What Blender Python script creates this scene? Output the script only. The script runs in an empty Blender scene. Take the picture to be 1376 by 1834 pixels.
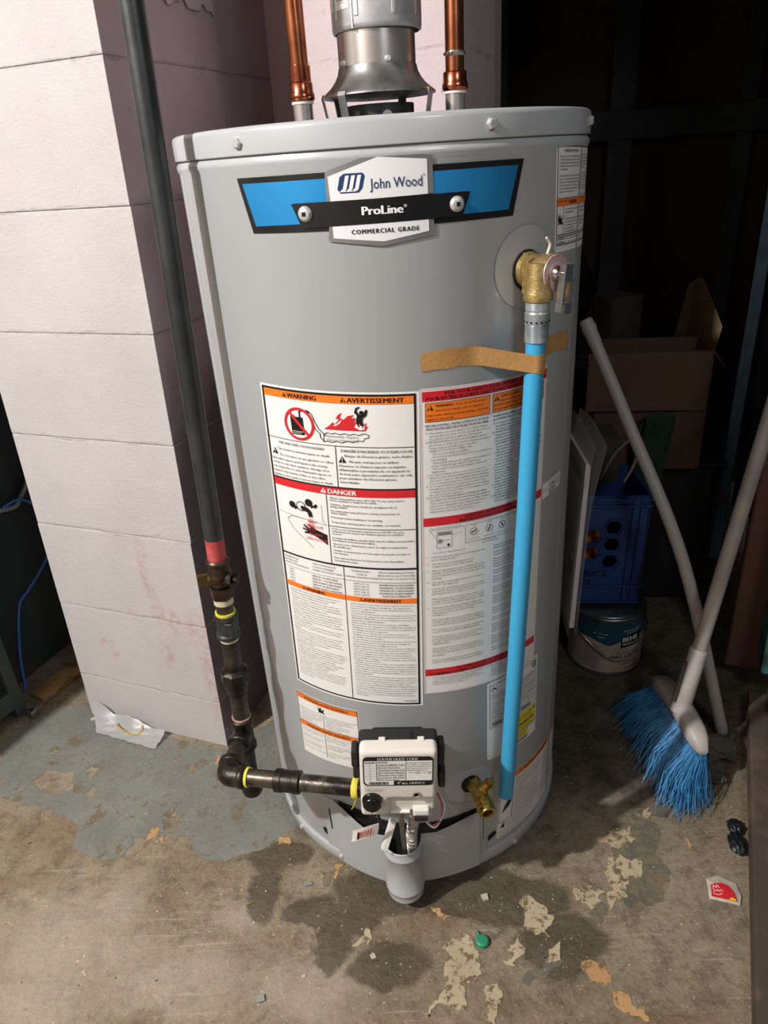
import bpy, bmesh, math, random
from mathutils import Vector, Matrix, noise
from mathutils.geometry import tessellate_polygon
random.seed(7)
scene = bpy.context.scene
COL = scene.collection
rad = math.radians

# ------------------------------------------------------------------ camera, world, lamps, exposure
def make_camera():
    pitch, roll, yaw, focal_px = 0.461008, -0.069252, -0.028332, 1265.0
    f = Vector((math.sin(yaw)*math.cos(pitch), math.cos(yaw)*math.cos(pitch), -math.sin(pitch)))
    r = Vector((math.cos(yaw), -math.sin(yaw), 0)); u = r.cross(f)
    r2 = r*math.cos(roll) + u*math.sin(roll); u2 = r2.cross(f)
    cam = bpy.data.cameras.new('camera'); ob = bpy.data.objects.new('camera', cam)
    COL.objects.link(ob)
    m = Matrix((r2, u2, -f)).transposed().to_4x4(); m.translation = Vector((0, -1.11611, 1.17216))
    ob.matrix_world = m
    cam.sensor_fit = 'HORIZONTAL'; cam.sensor_width = 36.0; cam.lens = 36.0*focal_px/1376.0
    cam.clip_start = 0.02; cam.clip_end = 50
    scene.camera = ob
make_camera()

world = bpy.data.worlds.new('basement_air'); scene.world = world; world.use_nodes = True
world.node_tree.nodes['Background'].inputs[0].default_value = (0.90, 0.93, 1.0, 1)
world.node_tree.nodes['Background'].inputs[1].default_value = 0.045

def lamp(name, kind, loc, power, color, size, target=None):
    l = bpy.data.lights.new(name, kind); l.energy = power; l.color = color
    if kind == 'AREA': l.size = size
    else: l.shadow_soft_size = size
    o = bpy.data.objects.new(name, l); COL.objects.link(o); o.location = loc
    if target is not None:
        o.rotation_euler = (Vector(target)-Vector(loc)).to_track_quat('-Z', 'Y').to_euler()
    return o
lamp('bare_bulb_light', 'POINT', (-1.78, -1.38, 2.55), 355, (1.0, 0.968, 0.94), 0.036)
lamp('fill_light', 'AREA', (0.70, -1.55, 1.95), 6.5, (0.98, 0.98, 1.0), 0.35, (0.22, -0.1, 0.65))  # added fill near the camera, lifts the heater's right side; no lamp seen there

vs = scene.view_settings
vs.view_transform = 'Standard'; vs.look = 'None'; vs.exposure = 0.0; vs.gamma = 1.0
vs.use_curve_mapping = False

# ------------------------------------------------------------------ materials
def lin(c):
    if isinstance(c, str):
        c = [int(c[i:i+2], 16)/255 for i in (0, 2, 4)]
    return tuple((x/12.92 if x <= 0.04045 else ((x+0.055)/1.055)**2.4) for x in c)
MATS = {}
def new_mat(name):
    m = bpy.data.materials.new(name); m.use_nodes = True
    nt = m.node_tree; b = nt.nodes['Principled BSDF']
    return m, nt, b
def coords(nt):
    return nt.nodes.new('ShaderNodeTexCoord').outputs['Object']
def nz(nt, vec, scale, detail=4, rough=0.55):
    n = nt.nodes.new('ShaderNodeTexNoise'); n.inputs['Scale'].default_value = scale
    n.inputs['Detail'].default_value = detail; n.inputs['Roughness'].default_value = rough
    if vec is not None: nt.links.new(vec, n.inputs['Vector'])
    return n
def ramp(nt, fac, lo, hi):
    r = nt.nodes.new('ShaderNodeMapRange'); r.inputs[1].default_value = lo; r.inputs[2].default_value = hi
    nt.links.new(fac, r.inputs[0]); return r.outputs[0]
def mixc(nt, fac, a, b, mode='MIX'):
    n = nt.nodes.new('ShaderNodeMix'); n.data_type = 'RGBA'; n.blend_type = mode
    for s, v in ((n.inputs[0], fac), (n.inputs[6], a), (n.inputs[7], b)):
        if isinstance(v, (int, float)): s.default_value = v
        elif isinstance(v, tuple): s.default_value = (*v[:3], 1)
        else: nt.links.new(v, s)
    return n.outputs[2]
def math_(nt, op, a, b=0.0):
    n = nt.nodes.new('ShaderNodeMath'); n.operation = op
    for s, v in ((n.inputs[0], a), (n.inputs[1], b)):
        if isinstance(v, (int, float)): s.default_value = v
        else: nt.links.new(v, s)
    return n.outputs[0]
def bump(nt, b, height, strength, dist=0.002):
    n = nt.nodes.new('ShaderNodeBump'); n.inputs['Strength'].default_value = strength
    n.inputs['Distance'].default_value = dist
    nt.links.new(height, n.inputs['Height']); nt.links.new(n.outputs[0], b.inputs['Normal'])
def mat(name, color, rough=0.5, metal=0.0, var=None, vscale=8.0, vlo=0.4, vhi=0.65, bmp=None, bscale=60.0, coat=0.0, vdetail=5):
    if name in MATS: return MATS[name]
    m, nt, b = new_mat(name); c = lin(color)
    b.inputs['Base Color'].default_value = (*c, 1)
    b.inputs['Roughness'].default_value = rough; b.inputs['Metallic'].default_value = metal
    if coat: b.inputs['Coat Weight'].default_value = coat; b.inputs['Coat Roughness'].default_value = 0.12
    vec = coords(nt)
    if var is not None:
        f = ramp(nt, nz(nt, vec, vscale, vdetail).outputs[0], vlo, vhi)
        nt.links.new(mixc(nt, f, c, lin(var)), b.inputs['Base Color'])
    if bmp: bump(nt, b, nz(nt, vec, bscale, 5).outputs[0], bmp)
    MATS[name] = m; return m
def ellipses(nt, vec, items, soft=0.35, wobble=0.05, wscale=14.0):
    """1 inside any of the ellipses (cx, cy, cz, rx, ry, rz), with a ragged outline."""
    n = nz(nt, vec, wscale, 6, 0.65)
    s = nt.nodes.new('ShaderNodeVectorMath'); s.operation = 'SUBTRACT'; s.inputs[1].default_value = (.5, .5, .5)
    nt.links.new(n.outputs['Color'], s.inputs[0])
    k = nt.nodes.new('ShaderNodeVectorMath'); k.operation = 'SCALE'; k.inputs[3].default_value = wobble
    nt.links.new(s.outputs[0], k.inputs[0])
    a = nt.nodes.new('ShaderNodeVectorMath'); nt.links.new(vec, a.inputs[0]); nt.links.new(k.outputs[0], a.inputs[1])
    out = None
    for cx, cy, cz, rx, ry, rz in items:
        d = nt.nodes.new('ShaderNodeVectorMath'); d.operation = 'SUBTRACT'; d.inputs[1].default_value = (cx, cy, cz)
        nt.links.new(a.outputs[0], d.inputs[0])
        q = nt.nodes.new('ShaderNodeVectorMath'); q.operation = 'DIVIDE'; q.inputs[1].default_value = (rx, ry, rz)
        nt.links.new(d.outputs[0], q.inputs[0])
        l = nt.nodes.new('ShaderNodeVectorMath'); l.operation = 'LENGTH'; nt.links.new(q.outputs[0], l.inputs[0])
        v = ramp(nt, l.outputs['Value'], 1+soft/2, 1-soft/2)
        out = v if out is None else math_(nt, 'MAXIMUM', out, v)
    return out

# ------------------------------------------------------------------ mesh building
ORIGIN = {}
def V(*a): return Vector(a)
def frame(d, up=None):
    d = Vector(d).normalized()
    h = Vector(up) if up is not None else (Vector((0, 0, 1)) if abs(d.z) < 0.9 else Vector((0, 1, 0)))
    x = h.cross(d).normalized(); y = d.cross(x).normalized()
    return x, y, d
class MB:
    def __init__(s): s.v = []; s.f = []; s.bev = False
    def add(s, verts, faces):
        o = len(s.v); s.v += [Vector(v) for v in verts]; s.f += [tuple(i+o for i in f) for f in faces]
        return s
    def box(s, c, size, M=None):
        x, y, z = (k/2 for k in size); c = Vector(c)
        vs = [Vector((i, j, k)) for i in (-x, x) for j in (-y, y) for k in (-z, z)]
        if M is not None: vs = [M @ v for v in vs]
        return s.add([c+v for v in vs], [(0, 1, 3, 2), (4, 6, 7, 5), (0, 4, 5, 1), (2, 3, 7, 6), (0, 2, 6, 4), (1, 5, 7, 3)])
    def rbox(s, c, size, bev=0.003, seg=2, M=None):
        s.bev = True
        bm = bmesh.new(); bmesh.ops.create_cube(bm, size=1.0)
        for v in bm.verts: v.co = Vector((v.co.x*size[0], v.co.y*size[1], v.co.z*size[2]))
        bmesh.ops.bevel(bm, geom=list(bm.edges), offset=bev, segments=seg, affect='EDGES', profile=0.5)
        bm.verts.index_update(); c = Vector(c)
        vs = [(M @ v.co if M is not None else v.co.copy())+c for v in bm.verts]
        fs = [tuple(v.index for v in f.verts) for f in bm.faces]; bm.free()
        return s.add(vs, fs)
    def lathe(s, prof, base, axis, n=32, cap0=True, cap1=True, up=None, a0=0.0, a1=None):
        """prof: (distance along axis, radius)."""
        x, y, d = frame(axis, up); base = Vector(base); vs = []; full = a1 is None
        m = n if full else n+1
        for t, r in prof:
            for i in range(m):
                a = 2*math.pi*i/n if full else a0+(a1-a0)*i/n
                vs.append(base+d*t+(x*math.cos(a)+y*math.sin(a))*r)
        fs = []
        for k in range(len(prof)-1):
            for i in range(n):
                j = (i+1) % m if full else i+1
                fs.append((k*m+i, k*m+j, (k+1)*m+j, (k+1)*m+i))
        if full:
            if cap0: fs.append(tuple(reversed(range(m))))
            if cap1: fs.append(tuple(range((len(prof)-1)*m, len(prof)*m)))
        return s.add(vs, fs)
    def cyl(s, p0, p1, r, n=24, r1=None, bev=0.0):
        p0 = Vector(p0); p1 = Vector(p1); L = (p1-p0).length; r1 = r if r1 is None else r1
        pr = [(0, r), (L, r1)] if not bev else [(0, r-bev), (bev, r), (L-bev, r1), (L, r1-bev)]
        return s.lathe(pr, p0, p1-p0, n)
    def tube(s, pts, r, n=10, cap=True):
        pts = [Vector(p) for p in pts]; rs = r if isinstance(r, (list, tuple)) else [r]*len(pts)
        vs = []; fs = []; prev = None
        for i, p in enumerate(pts):
            t = (pts[min(i+1, len(pts)-1)]-pts[max(i-1, 0)]).normalized()
            if prev is None: x, y, _ = frame(t)
            else:
                x = (prev-t*prev.dot(t)).normalized(); y = t.cross(x)
            prev = x
            for k in range(n):
                a = 2*math.pi*k/n; vs.append(p+(x*math.cos(a)+y*math.sin(a))*rs[i])
        for i in range(len(pts)-1):
            for k in range(n):
                j = (k+1) % n; fs.append((i*n+k, i*n+j, (i+1)*n+j, (i+1)*n+k))
        if cap: fs += [tuple(reversed(range(n))), tuple(range((len(pts)-1)*n, len(pts)*n))]
        return s.add(vs, fs)
    def prism(s, poly, fn, h0, h1, holes=()):
        """extrude a 2D polygon (with holes); fn(x, y, h) -> point."""
        loops = [list(poly)]+[list(h) for h in holes]
        tris = tessellate_polygon([[Vector((p[0], p[1], 0)) for p in l] for l in loops])
        flat = [p for l in loops for p in l]; n = len(flat)
        vs = [fn(p[0], p[1], h0) for p in flat]+[fn(p[0], p[1], h1) for p in flat]
        fs = [tuple(t) for t in tris]+[tuple(i+n for i in reversed(t)) for t in tris]
        o = 0
        for l in loops:
            m = len(l)
            for i in range(m): fs.append((o+i, o+(i+1) % m, o+(i+1) % m+n, o+i+n))
            o += m
        return s.add(vs, fs)
    def sheet(s, rows, thick=0.0):
        """grid of points rows[i][j], optionally thickened along the grid normal."""
        m, n = len(rows), len(rows[0]); P = [[Vector(p) for p in r] for r in rows]
        fs = [(i*n+j, i*n+j+1, (i+1)*n+j+1, (i+1)*n+j) for i in range(m-1) for j in range(n-1)]
        vs = [p for r in P for p in r]
        if thick:
            N = m*n; bk = []
            for i in range(m):
                for j in range(n):
                    du = P[min(i+1, m-1)][j]-P[max(i-1, 0)][j]; dv = P[i][min(j+1, n-1)]-P[i][max(j-1, 0)]
                    nn = du.cross(dv); nn = nn.normalized() if nn.length > 1e-12 else Vector((0, 0, 1))
                    bk.append(P[i][j]+nn*thick)
            vs += bk; fs += [tuple(N+k for k in reversed(f)) for f in fs]
            ring = [j for j in range(n)]+[i*n+n-1 for i in range(1, m)]+[(m-1)*n+j for j in range(n-2, -1, -1)]+[i*n for i in range(m-2, 0, -1)]
            for a, b in zip(ring, ring[1:]+ring[:1]): fs.append((b, a, a+N, b+N))
        return s.add(vs, fs)
    def build(s, name, material, parent=None, loc=None, smooth=35, label=None, cat=None, group=None, kind=None, M=None):
        me = bpy.data.meshes.new(name)
        O = ORIGIN[parent.name] if parent is not None else Vector(loc if loc is not None else (0, 0, 0))
        vs = s.v if M is None else [M @ v for v in s.v]
        me.from_pydata([v-O for v in vs], [], s.f)
        bm = bmesh.new(); bm.from_mesh(me); bmesh.ops.recalc_face_normals(bm, faces=bm.faces); bm.to_mesh(me); bm.free()
        if smooth:
            me.polygons.foreach_set('use_smooth', [True]*len(me.polygons)); me.set_sharp_from_angle(angle=rad(smooth))
        me.materials.append(material)
        o = bpy.data.objects.new(name, me); COL.objects.link(o); ORIGIN[o.name] = O
        if s.bev and smooth: o.modifiers.new('even_shading', 'WEIGHTED_NORMAL').keep_sharp = True
        if parent is not None: o.parent = parent
        else: o.location = O
        return tag(o, label, cat, group, kind)
def tag(o, label=None, cat=None, group=None, kind=None):
    for k, v in (('label', label), ('category', cat), ('group', group), ('kind', kind)):
        if v is not None: o[k] = v
    return o
def thing(name, loc, label=None, cat=None, group=None, kind=None):
    o = bpy.data.objects.new(name, None); COL.objects.link(o); o.location = loc; ORIGIN[o.name] = Vector(loc)
    o.empty_display_size = 0.05
    return tag(o, label, cat, group, kind)

# text -> flat glyph mesh (x right, y up, in units of cap height)
FONT_CAP = 0.70
def glyphs(body, bold=0.0, space=1.0):
    cu = bpy.data.curves.new('lettering', 'FONT'); cu.body = body; cu.size = 1.0/FONT_CAP
    cu.resolution_u = 2 if len(body) < 24 else 1; cu.offset = bold; cu.space_character = space
    ob = bpy.data.objects.new('lettering', cu)
    me = ob.to_mesh()
    vs = [(v.co.x, v.co.y) for v in me.vertices]; fs = [tuple(p.vertices) for p in me.polygons]
    ob.to_mesh_clear(); bpy.data.objects.remove(ob); bpy.data.curves.remove(cu)
    if not vs: return [], [], 0.0
    x0 = min(v[0] for v in vs); w = max(v[0] for v in vs)-x0
    return [(x-x0, y) for x, y in vs], fs, w
class Print:
    """A printed sheet: fn(x_mm, y_mm_down, lift) -> world point. Collects ink by colour."""
    def __init__(s, fn, step=6.0): s.fn = fn; s.ink = {}; s.step = step; s.bands = []
    def layer(s, col): return s.ink.setdefault(col, MB())
    def poly(s, col, pts, lift=0.0006):
        tris = tessellate_polygon([[Vector((x, y, 0)) for x, y in pts]])
        mb = s.layer(col)
        for t in tris:
            T = [pts[i] for i in t]; lo = min(p[0] for p in T); hi = max(p[0] for p in T)
            k = max(1, int(math.ceil((hi-lo)/s.step)))
            for i in range(k):
                a = lo+(hi-lo)*i/k; b = lo+(hi-lo)*(i+1)/k
                Q = T
                if k > 1:
                    for edge, sg in ((a, 1), (b, -1)):
                        out = []
                        for p, q in zip(Q, Q[1:]+Q[:1]):
                            dp = sg*(p[0]-edge); dq = sg*(q[0]-edge)
                            if dp >= 0: out.append(p)
                            if (dp > 0 > dq) or (dp < 0 < dq):
                                u = dp/(dp-dq); out.append((p[0]+(q[0]-p[0])*u, p[1]+(q[1]-p[1])*u))
                        Q = out
                        if len(Q) < 3: break
                if len(Q) >= 3: mb.add([s.fn(x, y, lift) for x, y in Q], [tuple(range(len(Q)))])
    def rect(s, col, x0, y0, x1, y1, lift=0.0006):
        k = max(1, int(math.ceil((x1-x0)/s.step))); vs = []; fs = []
        if col in ('red', 'orange', 'yellow') and (x1-x0)*(y1-y0) > 250:
            mb = MB(); s.bands.append((col, mb))
        else: mb = s.layer(col)
        for i in range(k+1):
            x = x0+(x1-x0)*i/k; vs += [s.fn(x, y0, lift), s.fn(x, y1, lift)]
            if i: fs.append((2*i-2, 2*i-1, 2*i+1, 2*i))
        mb.add(vs, fs)
    def frame(s, col, x0, y0, x1, y1, w, lift=0.0006):
        s.rect(col, x0, y0, x1, y0+w, lift); s.rect(col, x0, y1-w, x1, y1, lift)
        s.rect(col, x0, y0, x0+w, y1, lift); s.rect(col, x1-w, y0, x1, y1, lift)
    def line(s, col, pts, w, lift=0.0007, closed=False):
        pts = list(pts)+([pts[0]] if closed else [])
        for (x0, y0), (x1, y1) in zip(pts, pts[1:]):
            d = math.hypot(x1-x0, y1-y0) or 1; nx, ny = -(y1-y0)/d*w/2, (x1-x0)/d*w/2
            s.poly(col, [(x0+nx, y0+ny), (x1+nx, y1+ny), (x1-nx, y1-ny), (x0-nx, y0-ny)], lift)
    def disc(s, col, x, y, r, lift=0.0007, n=20, ry=None):
        ry = r if ry is None else ry
        s.poly(col, [(x+r*math.cos(2*math.pi*i/n), y+ry*math.sin(2*math.pi*i/n)) for i in range(n)], lift)
    def ring(s, col, x, y, r, w, lift=0.0007, n=24, ry=None):
        ry = r if ry is None else ry
        s.line(col, [(x+r*math.cos(2*math.pi*i/n), y+ry*math.sin(2*math.pi*i/n)) for i in range(n)], w, lift, True)
    def text(s, col, body, x, y, cap, align='l', width=None, maxw=None, bold=0.0, lift=0.0009, rot=0.0, space=1.0):
        """baseline at y (down), cap height in mm; width forces the line to that width."""
        g, fs, w = glyphs(body, 0.0, space)
        if not g: return
        sx = cap*1.14
        if width: sx = width/w
        elif maxw and w*sx > maxw: sx = maxw/w
        off = {'l': 0, 'c': -w*sx/2, 'r': -w*sx}[align]; c, sn = math.cos(rot), math.sin(rot)
        for e in ((0.0,) if not bold else (-bold*1.5, bold*1.5)):       # heavier strokes: the line struck twice, side by side
            s.layer(col).add([s.fn(x+(off+(a+e)*sx)*c+b*cap*sn, y-b*cap*c+(off+(a+e)*sx)*sn, lift) for a, b in g], fs)
    def para(s, col, lines, x, y, cap, pitch, maxw=None, bold=0.0, width=None):
        for i, t in enumerate(lines):
            if t: s.text(col, t, x, y+i*pitch, cap, 'l', None, maxw, bold)
    def warn(s, col, dark, x, y, h):
        """little warning triangle with an exclamation mark, base at y."""
        s.poly(col, [(x, y), (x+h*1.1, y), (x+h*.55, y-h)])
        s.poly(dark, [(x+h*.47, y-h*.72), (x+h*.63, y-h*.72), (x+h*.58, y-h*.28), (x+h*.52, y-h*.28)], 0.0009)
        s.rect(dark, x+h*.49, y-h*.2, x+h*.61, y-h*.08, 0.0009)
    def build(s, base, mats, names=None):
        for col, mb in s.bands: mb.build(col+'_band', mats[col], base, smooth=0)
        for col, mb in s.ink.items():
            if mb.f: mb.build((names or {}).get(col, col+'_print'), mats[col], base, smooth=0)
INK = {'black': mat('ink_black', '121213', 0.45), 'orange': mat('ink_orange', 'F07A24', 0.4), 'red': mat('ink_red', 'CF2630', 0.4),
       'white': mat('ink_white', 'ECECEA', 0.4), 'grey': mat('ink_grey', '7C7C7E', 0.5), 'yellow': mat('ink_yellow', 'E4D21C', 0.4),
       'blue': mat('ink_logo_blue', '1D3A66', 0.35), 'crimson': mat('ink_crimson', 'C8413F', 0.45), 'pink': mat('ink_pink', 'B9767A', 0.45),
       'teal': mat('ink_teal', '1E4B5E', 0.45)}
# ------------------------------------------------------------------ the place: floor, pillar, walls, ceiling
AX, AY = -0.427, 0.087                                     # front corner of the block pillar
UD = Vector((0.940, -0.342, 0)); WD = Vector((0.342, 0.940, 0))   # building axes: along the walls, and into the depth
def B(u, w, z=0.0): return Vector((AX, AY, 0))+UD*u+WD*w+Vector((0, 0, z))
BROT = Matrix.Rotation(math.atan2(-0.342, 0.940), 3, 'Z')

def floor_material():
    m, nt, b = new_mat('bare_concrete'); vec = coords(nt)
    big = nz(nt, vec, 3.2, 6, 0.6); mid = nz(nt, vec, 22, 6, 0.65); fine = nz(nt, vec, 160, 4, 0.7)
    c = mixc(nt, ramp(nt, big.outputs[0], 0.35, 0.68), lin('7B6E58'), lin('9C907C'))
    c = mixc(nt, ramp(nt, mid.outputs[0], 0.48, 0.72), c, lin('605543'))
    c = mixc(nt, math_(nt, 'MULTIPLY', ramp(nt, fine.outputs[0], 0.5, 0.75), 0.35), c, lin('B5A78E'))
    mot = nz(nt, vec, 60, 6, 0.75)
    c = mixc(nt, math_(nt, 'MULTIPLY', ramp(nt, mot.outputs[0], 0.50, 0.62), 0.55), c, lin('57503F'))
    c = mixc(nt, math_(nt, 'MULTIPLY', ramp(nt, nz(nt, vec, 95, 6, .8).outputs[0], 0.56, 0.66), 0.6), c, lin('B3A995'))
    mp = nt.nodes.new('ShaderNodeMapping'); mp.inputs['Rotation'].default_value = (0, 0, .75); mp.inputs['Scale'].default_value = (7, 130, 1); nt.links.new(vec, mp.inputs[0])
    scr = math_(nt, 'MULTIPLY', ramp(nt, nz(nt, mp.outputs[0], 1.0, 4, .6).outputs[0], 0.57, 0.70), ramp(nt, nz(nt, vec, 7, 3).outputs[0], .45, .6))
    c = mixc(nt, math_(nt, 'MULTIPLY', scr, 0.5), c, lin('BDB4A2'))
    pale = [(-0.644, -0.365, 0, 0.128, 0.096, 1), (-0.55, -0.299, 0, 0.031, 0.056, 1), (-0.335, -0.319, 0, 0.05, 0.026, 1), (-0.424, -0.428, 0, 0.139, 0.055, 1),
            (-0.633, -0.455, 0, 0.1, 0.06, 1), (-0.184, -0.455, 0, 0.08, 0.042, 1), (-0.536, -0.369, 0, 0.079, 0.041, 1)]
    c = mixc(nt, math_(nt, 'MULTIPLY', ellipses(nt, vec, pale, 1.3, 0.14, 13), 0.5), c, lin('B3AA9A'))
    rust = [(-0.753, -0.234, 0, 0.055, 0.018, 1), (0.355, -0.514, 0, 0.049, 0.016, 1), (-0.712, -0.125, 0, 0.094, 0.059, 1), (0.063, -0.455, 0, 0.011, 0.009, 1), (-0.461, -0.49, 0, 0.036, 0.017, 1), (0.02, -0.345, 0, 0.05, 0.02, 1)]
    c = mixc(nt, math_(nt, 'MULTIPLY', ellipses(nt, vec, rust, 1.2, 0.09, 18), 0.42), c, lin('6E4A30'))
    wet = [(-0.291, -0.278, 0, 0.031, 0.058, 1), (-0.192, -0.317, 0, 0.061, 0.029, 1), (-0.158, -0.375, 0, 0.029, 0.048, 1), (-0.118, -0.328, 0, 0.047, 0.046, 1),
           (-0.059, -0.278, 0, 0.1, 0.05, 1), (0.226, -0.391, 0, 0.07, 0.06, 1), (0.157, -0.31, 0, 0.09, 0.05, 1), (-0.06, -0.416, 0, 0.064, 0.036, 1), (-0.271, -0.199, 0, 0.065, 0.031, 1), (0.09, -0.296, 0, 0.118, 0.05, 1)]
    we = ellipses(nt, vec, wet, 0.22, 0.07, 15)
    c = mixc(nt, math_(nt, 'MULTIPLY', we, 0.68), c, lin('362E1F'))
    # the slab is darker in the storage corner and beside the heater
    dark_spots = [(0.62, 0.42, 0, 0.52, 0.5, 1), (0.50, 0.02, 0, 0.20, 0.16, 1), (0.36, 0.12, 0, 0.2, 0.22, 1)]
    g = ellipses(nt, vec, dark_spots, 0.6, 0.16, 8)
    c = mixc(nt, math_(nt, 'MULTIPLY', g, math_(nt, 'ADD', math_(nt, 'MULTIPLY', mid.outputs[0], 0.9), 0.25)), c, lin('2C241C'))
    sp = nt.nodes.new('ShaderNodeTexVoronoi'); sp.inputs['Scale'].default_value = 62; nt.links.new(vec, sp.inputs['Vector'])
    spm = math_(nt, 'MULTIPLY', ramp(nt, sp.outputs['Distance'], 0.13, 0.07), ramp(nt, nz(nt, vec, 9, 3).outputs[0], 0.5, 0.6))
    c = mixc(nt, spm, c, lin('CFC4AE'))
    sp2 = nt.nodes.new('ShaderNodeTexVoronoi'); sp2.inputs['Scale'].default_value = 40; nt.links.new(vec, sp2.inputs['Vector'])
    c = mixc(nt, math_(nt, 'MULTIPLY', ramp(nt, sp2.outputs['Distance'], 0.09, 0.05), ramp(nt, nz(nt, vec, 6, 3).outputs[0], 0.52, 0.6)), c, lin('2A241B'))
    nt.links.new(c, b.inputs['Base Color'])
    r = mixc(nt, we, (0.82, 0.82, 0.82), (0.55, 0.55, 0.55)); nt.links.new(r, b.inputs['Roughness'])
    h = math_(nt, 'ADD', math_(nt, 'MULTIPLY', mid.outputs[0], 1.0), math_(nt, 'MULTIPLY', fine.outputs[0], 0.5))
    h = math_(nt, 'ADD', h, math_(nt, 'MULTIPLY', mot.outputs[0], 0.8))
    bump(nt, b, h, 0.7, 0.005)
    return m
floor_m = floor_material()
mb = MB(); mb.box((0, 0, -0.06), (6.4, 6.4, 0.12)); floor = mb.build('floor', floor_m, smooth=0, kind='structure', loc=(0, 0, 0))

def ragged(poly, amp, sub=0.012):
    out = []
    for (x0, y0), (x1, y1) in zip(poly, poly[1:]+poly[:1]):
        L = math.hypot(x1-x0, y1-y0); k = max(1, int(L/sub))
        for i in range(k):
            t = i/k; x = x0+(x1-x0)*t; y = y0+(y1-y0)*t
            n = noise.noise_vector(Vector((x*55, y*55, 3.7)))+noise.noise_vector(Vector((x*150, y*150, 1.1)))*0.5
            out.append((x+n.x*amp, y+n.y*amp))
    return out
FILM = [(-0.974, 0.127), (-0.95, 0.19), (-0.892, 0.248), (-0.809, 0.254), (-0.774, 0.197), (-0.676, 0.149), (-0.577, 0.128), (-0.428, 0.075), (-0.389, 0.107), (-0.334, 0.176), (-0.258, 0.089), (-0.175, -0.028), (-0.189, -0.153), (-0.211, -0.154), (-0.241, -0.135), (-0.271, -0.162), (-0.306, -0.185), (-0.336, -0.196), (-0.372, -0.206), (-0.422, -0.201), (-0.446, -0.165), (-0.479, -0.144), (-0.517, -0.149), (-0.569, -0.146), (-0.573, -0.184), (-0.608, -0.194), (-0.643, -0.186), (-0.69, -0.153), (-0.694, -0.113), (-0.771, -0.067), (-0.839, -0.049), (-0.896, -0.031)]
HOLES = [[(-0.842, 0.011), (-0.824, 0.042), (-0.782, 0.031), (-0.761, 0.041), (-0.747, -0.01), (-0.775, -0.031), (-0.809, -0.021)], [(-0.737, 0.029), (-0.725, 0.049), (-0.704, 0.035), (-0.711, 0.01)], [(-0.718, -0.027), (-0.702, -0.015), (-0.68, -0.032), (-0.696, -0.046)], [(-0.85, 0.102), (-0.837, 0.119), (-0.818, 0.105), (-0.831, 0.089)], [(-0.525, -0.095), (-0.509, -0.075), (-0.482, -0.111), (-0.493, -0.137), (-0.512, -0.129)], [(-0.51, 0.035), (-0.491, 0.044), (-0.48, 0.024), (-0.496, 0.014)], [(-0.444, 0.003), (-0.423, 0.017), (-0.413, -0.002), (-0.431, -0.013)]]
CREAM = [[(0.183, -0.3), (0.207, -0.327), (0.214, -0.362), (0.205, -0.381), (0.175, -0.37), (0.158, -0.36), (0.173, -0.331)], [(0.033, -0.383), (0.081, -0.371), (0.092, -0.395), (0.083, -0.431), (0.055, -0.447), (0.047, -0.48), (0.016, -0.486), (-0.005, -0.494), (0.018, -0.47), (0.029, -0.437), (0.028, -0.411)], [(0.129, -0.397), (0.15, -0.379), (0.162, -0.389), (0.148, -0.416), (0.133, -0.428), (0.123, -0.419)], [(0.354, -0.182), (0.404, -0.172), (0.407, -0.197), (0.369, -0.219), (0.342, -0.206)], [(0.342, -0.241), (0.394, -0.238), (0.388, -0.272), (0.352, -0.308), (0.322, -0.327), (0.325, -0.285)], [(-0.116, -0.368), (-0.098, -0.354), (-0.093, -0.373), (-0.106, -0.382), (-0.123, -0.382)], [(0.084, -0.46), (0.112, -0.449), (0.111, -0.482), (0.096, -0.501), (0.086, -0.481)], [(0.263, -0.293), (0.3, -0.284), (0.319, -0.306), (0.288, -0.331), (0.263, -0.314)], [(0.43, -0.134), (0.45, -0.13), (0.449, -0.151), (0.431, -0.155)], [(0.195, -0.399), (0.217, -0.391), (0.217, -0.411), (0.198, -0.418)]]
PEACH = [[(0.253, -0.429), (0.282, -0.421), (0.283, -0.447), (0.272, -0.457), (0.252, -0.45)], [(0.281, -0.47), (0.306, -0.471), (0.323, -0.513), (0.308, -0.506), (0.284, -0.488)], [(0.015, -0.316), (0.029, -0.32), (0.04, -0.335), (0.035, -0.343), (0.024, -0.326)], [(-0.275, -0.172), (-0.259, -0.165), (-0.261, -0.181), (-0.276, -0.184)], [(-0.547, -0.137), (-0.533, -0.132), (-0.526, -0.146), (-0.538, -0.15)], [(-0.518, -0.146), (-0.502, -0.143), (-0.503, -0.157)], [(0.497, -0.202), (0.507, -0.208), (0.496, -0.226)], [(-0.163, -0.222), (-0.147, -0.235), (-0.151, -0.252), (-0.164, -0.242)], [(-0.459, 0.06), (-0.441, 0.057), (-0.444, 0.038)]]
GREY = [[(0.366, -0.195), (0.429, -0.16), (0.462, -0.175), (0.44, -0.223), (0.444, -0.269), (0.402, -0.331), (0.358, -0.349), (0.343, -0.308)], [(0.144, -0.442), (0.176, -0.434), (0.206, -0.4), (0.22, -0.418), (0.187, -0.448), (0.155, -0.455)], [(0.288, -0.331), (0.316, -0.317), (0.312, -0.347), (0.291, -0.356)], [(-0.193, -0.238), (-0.162, -0.24), (-0.175, -0.273)]]
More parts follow.
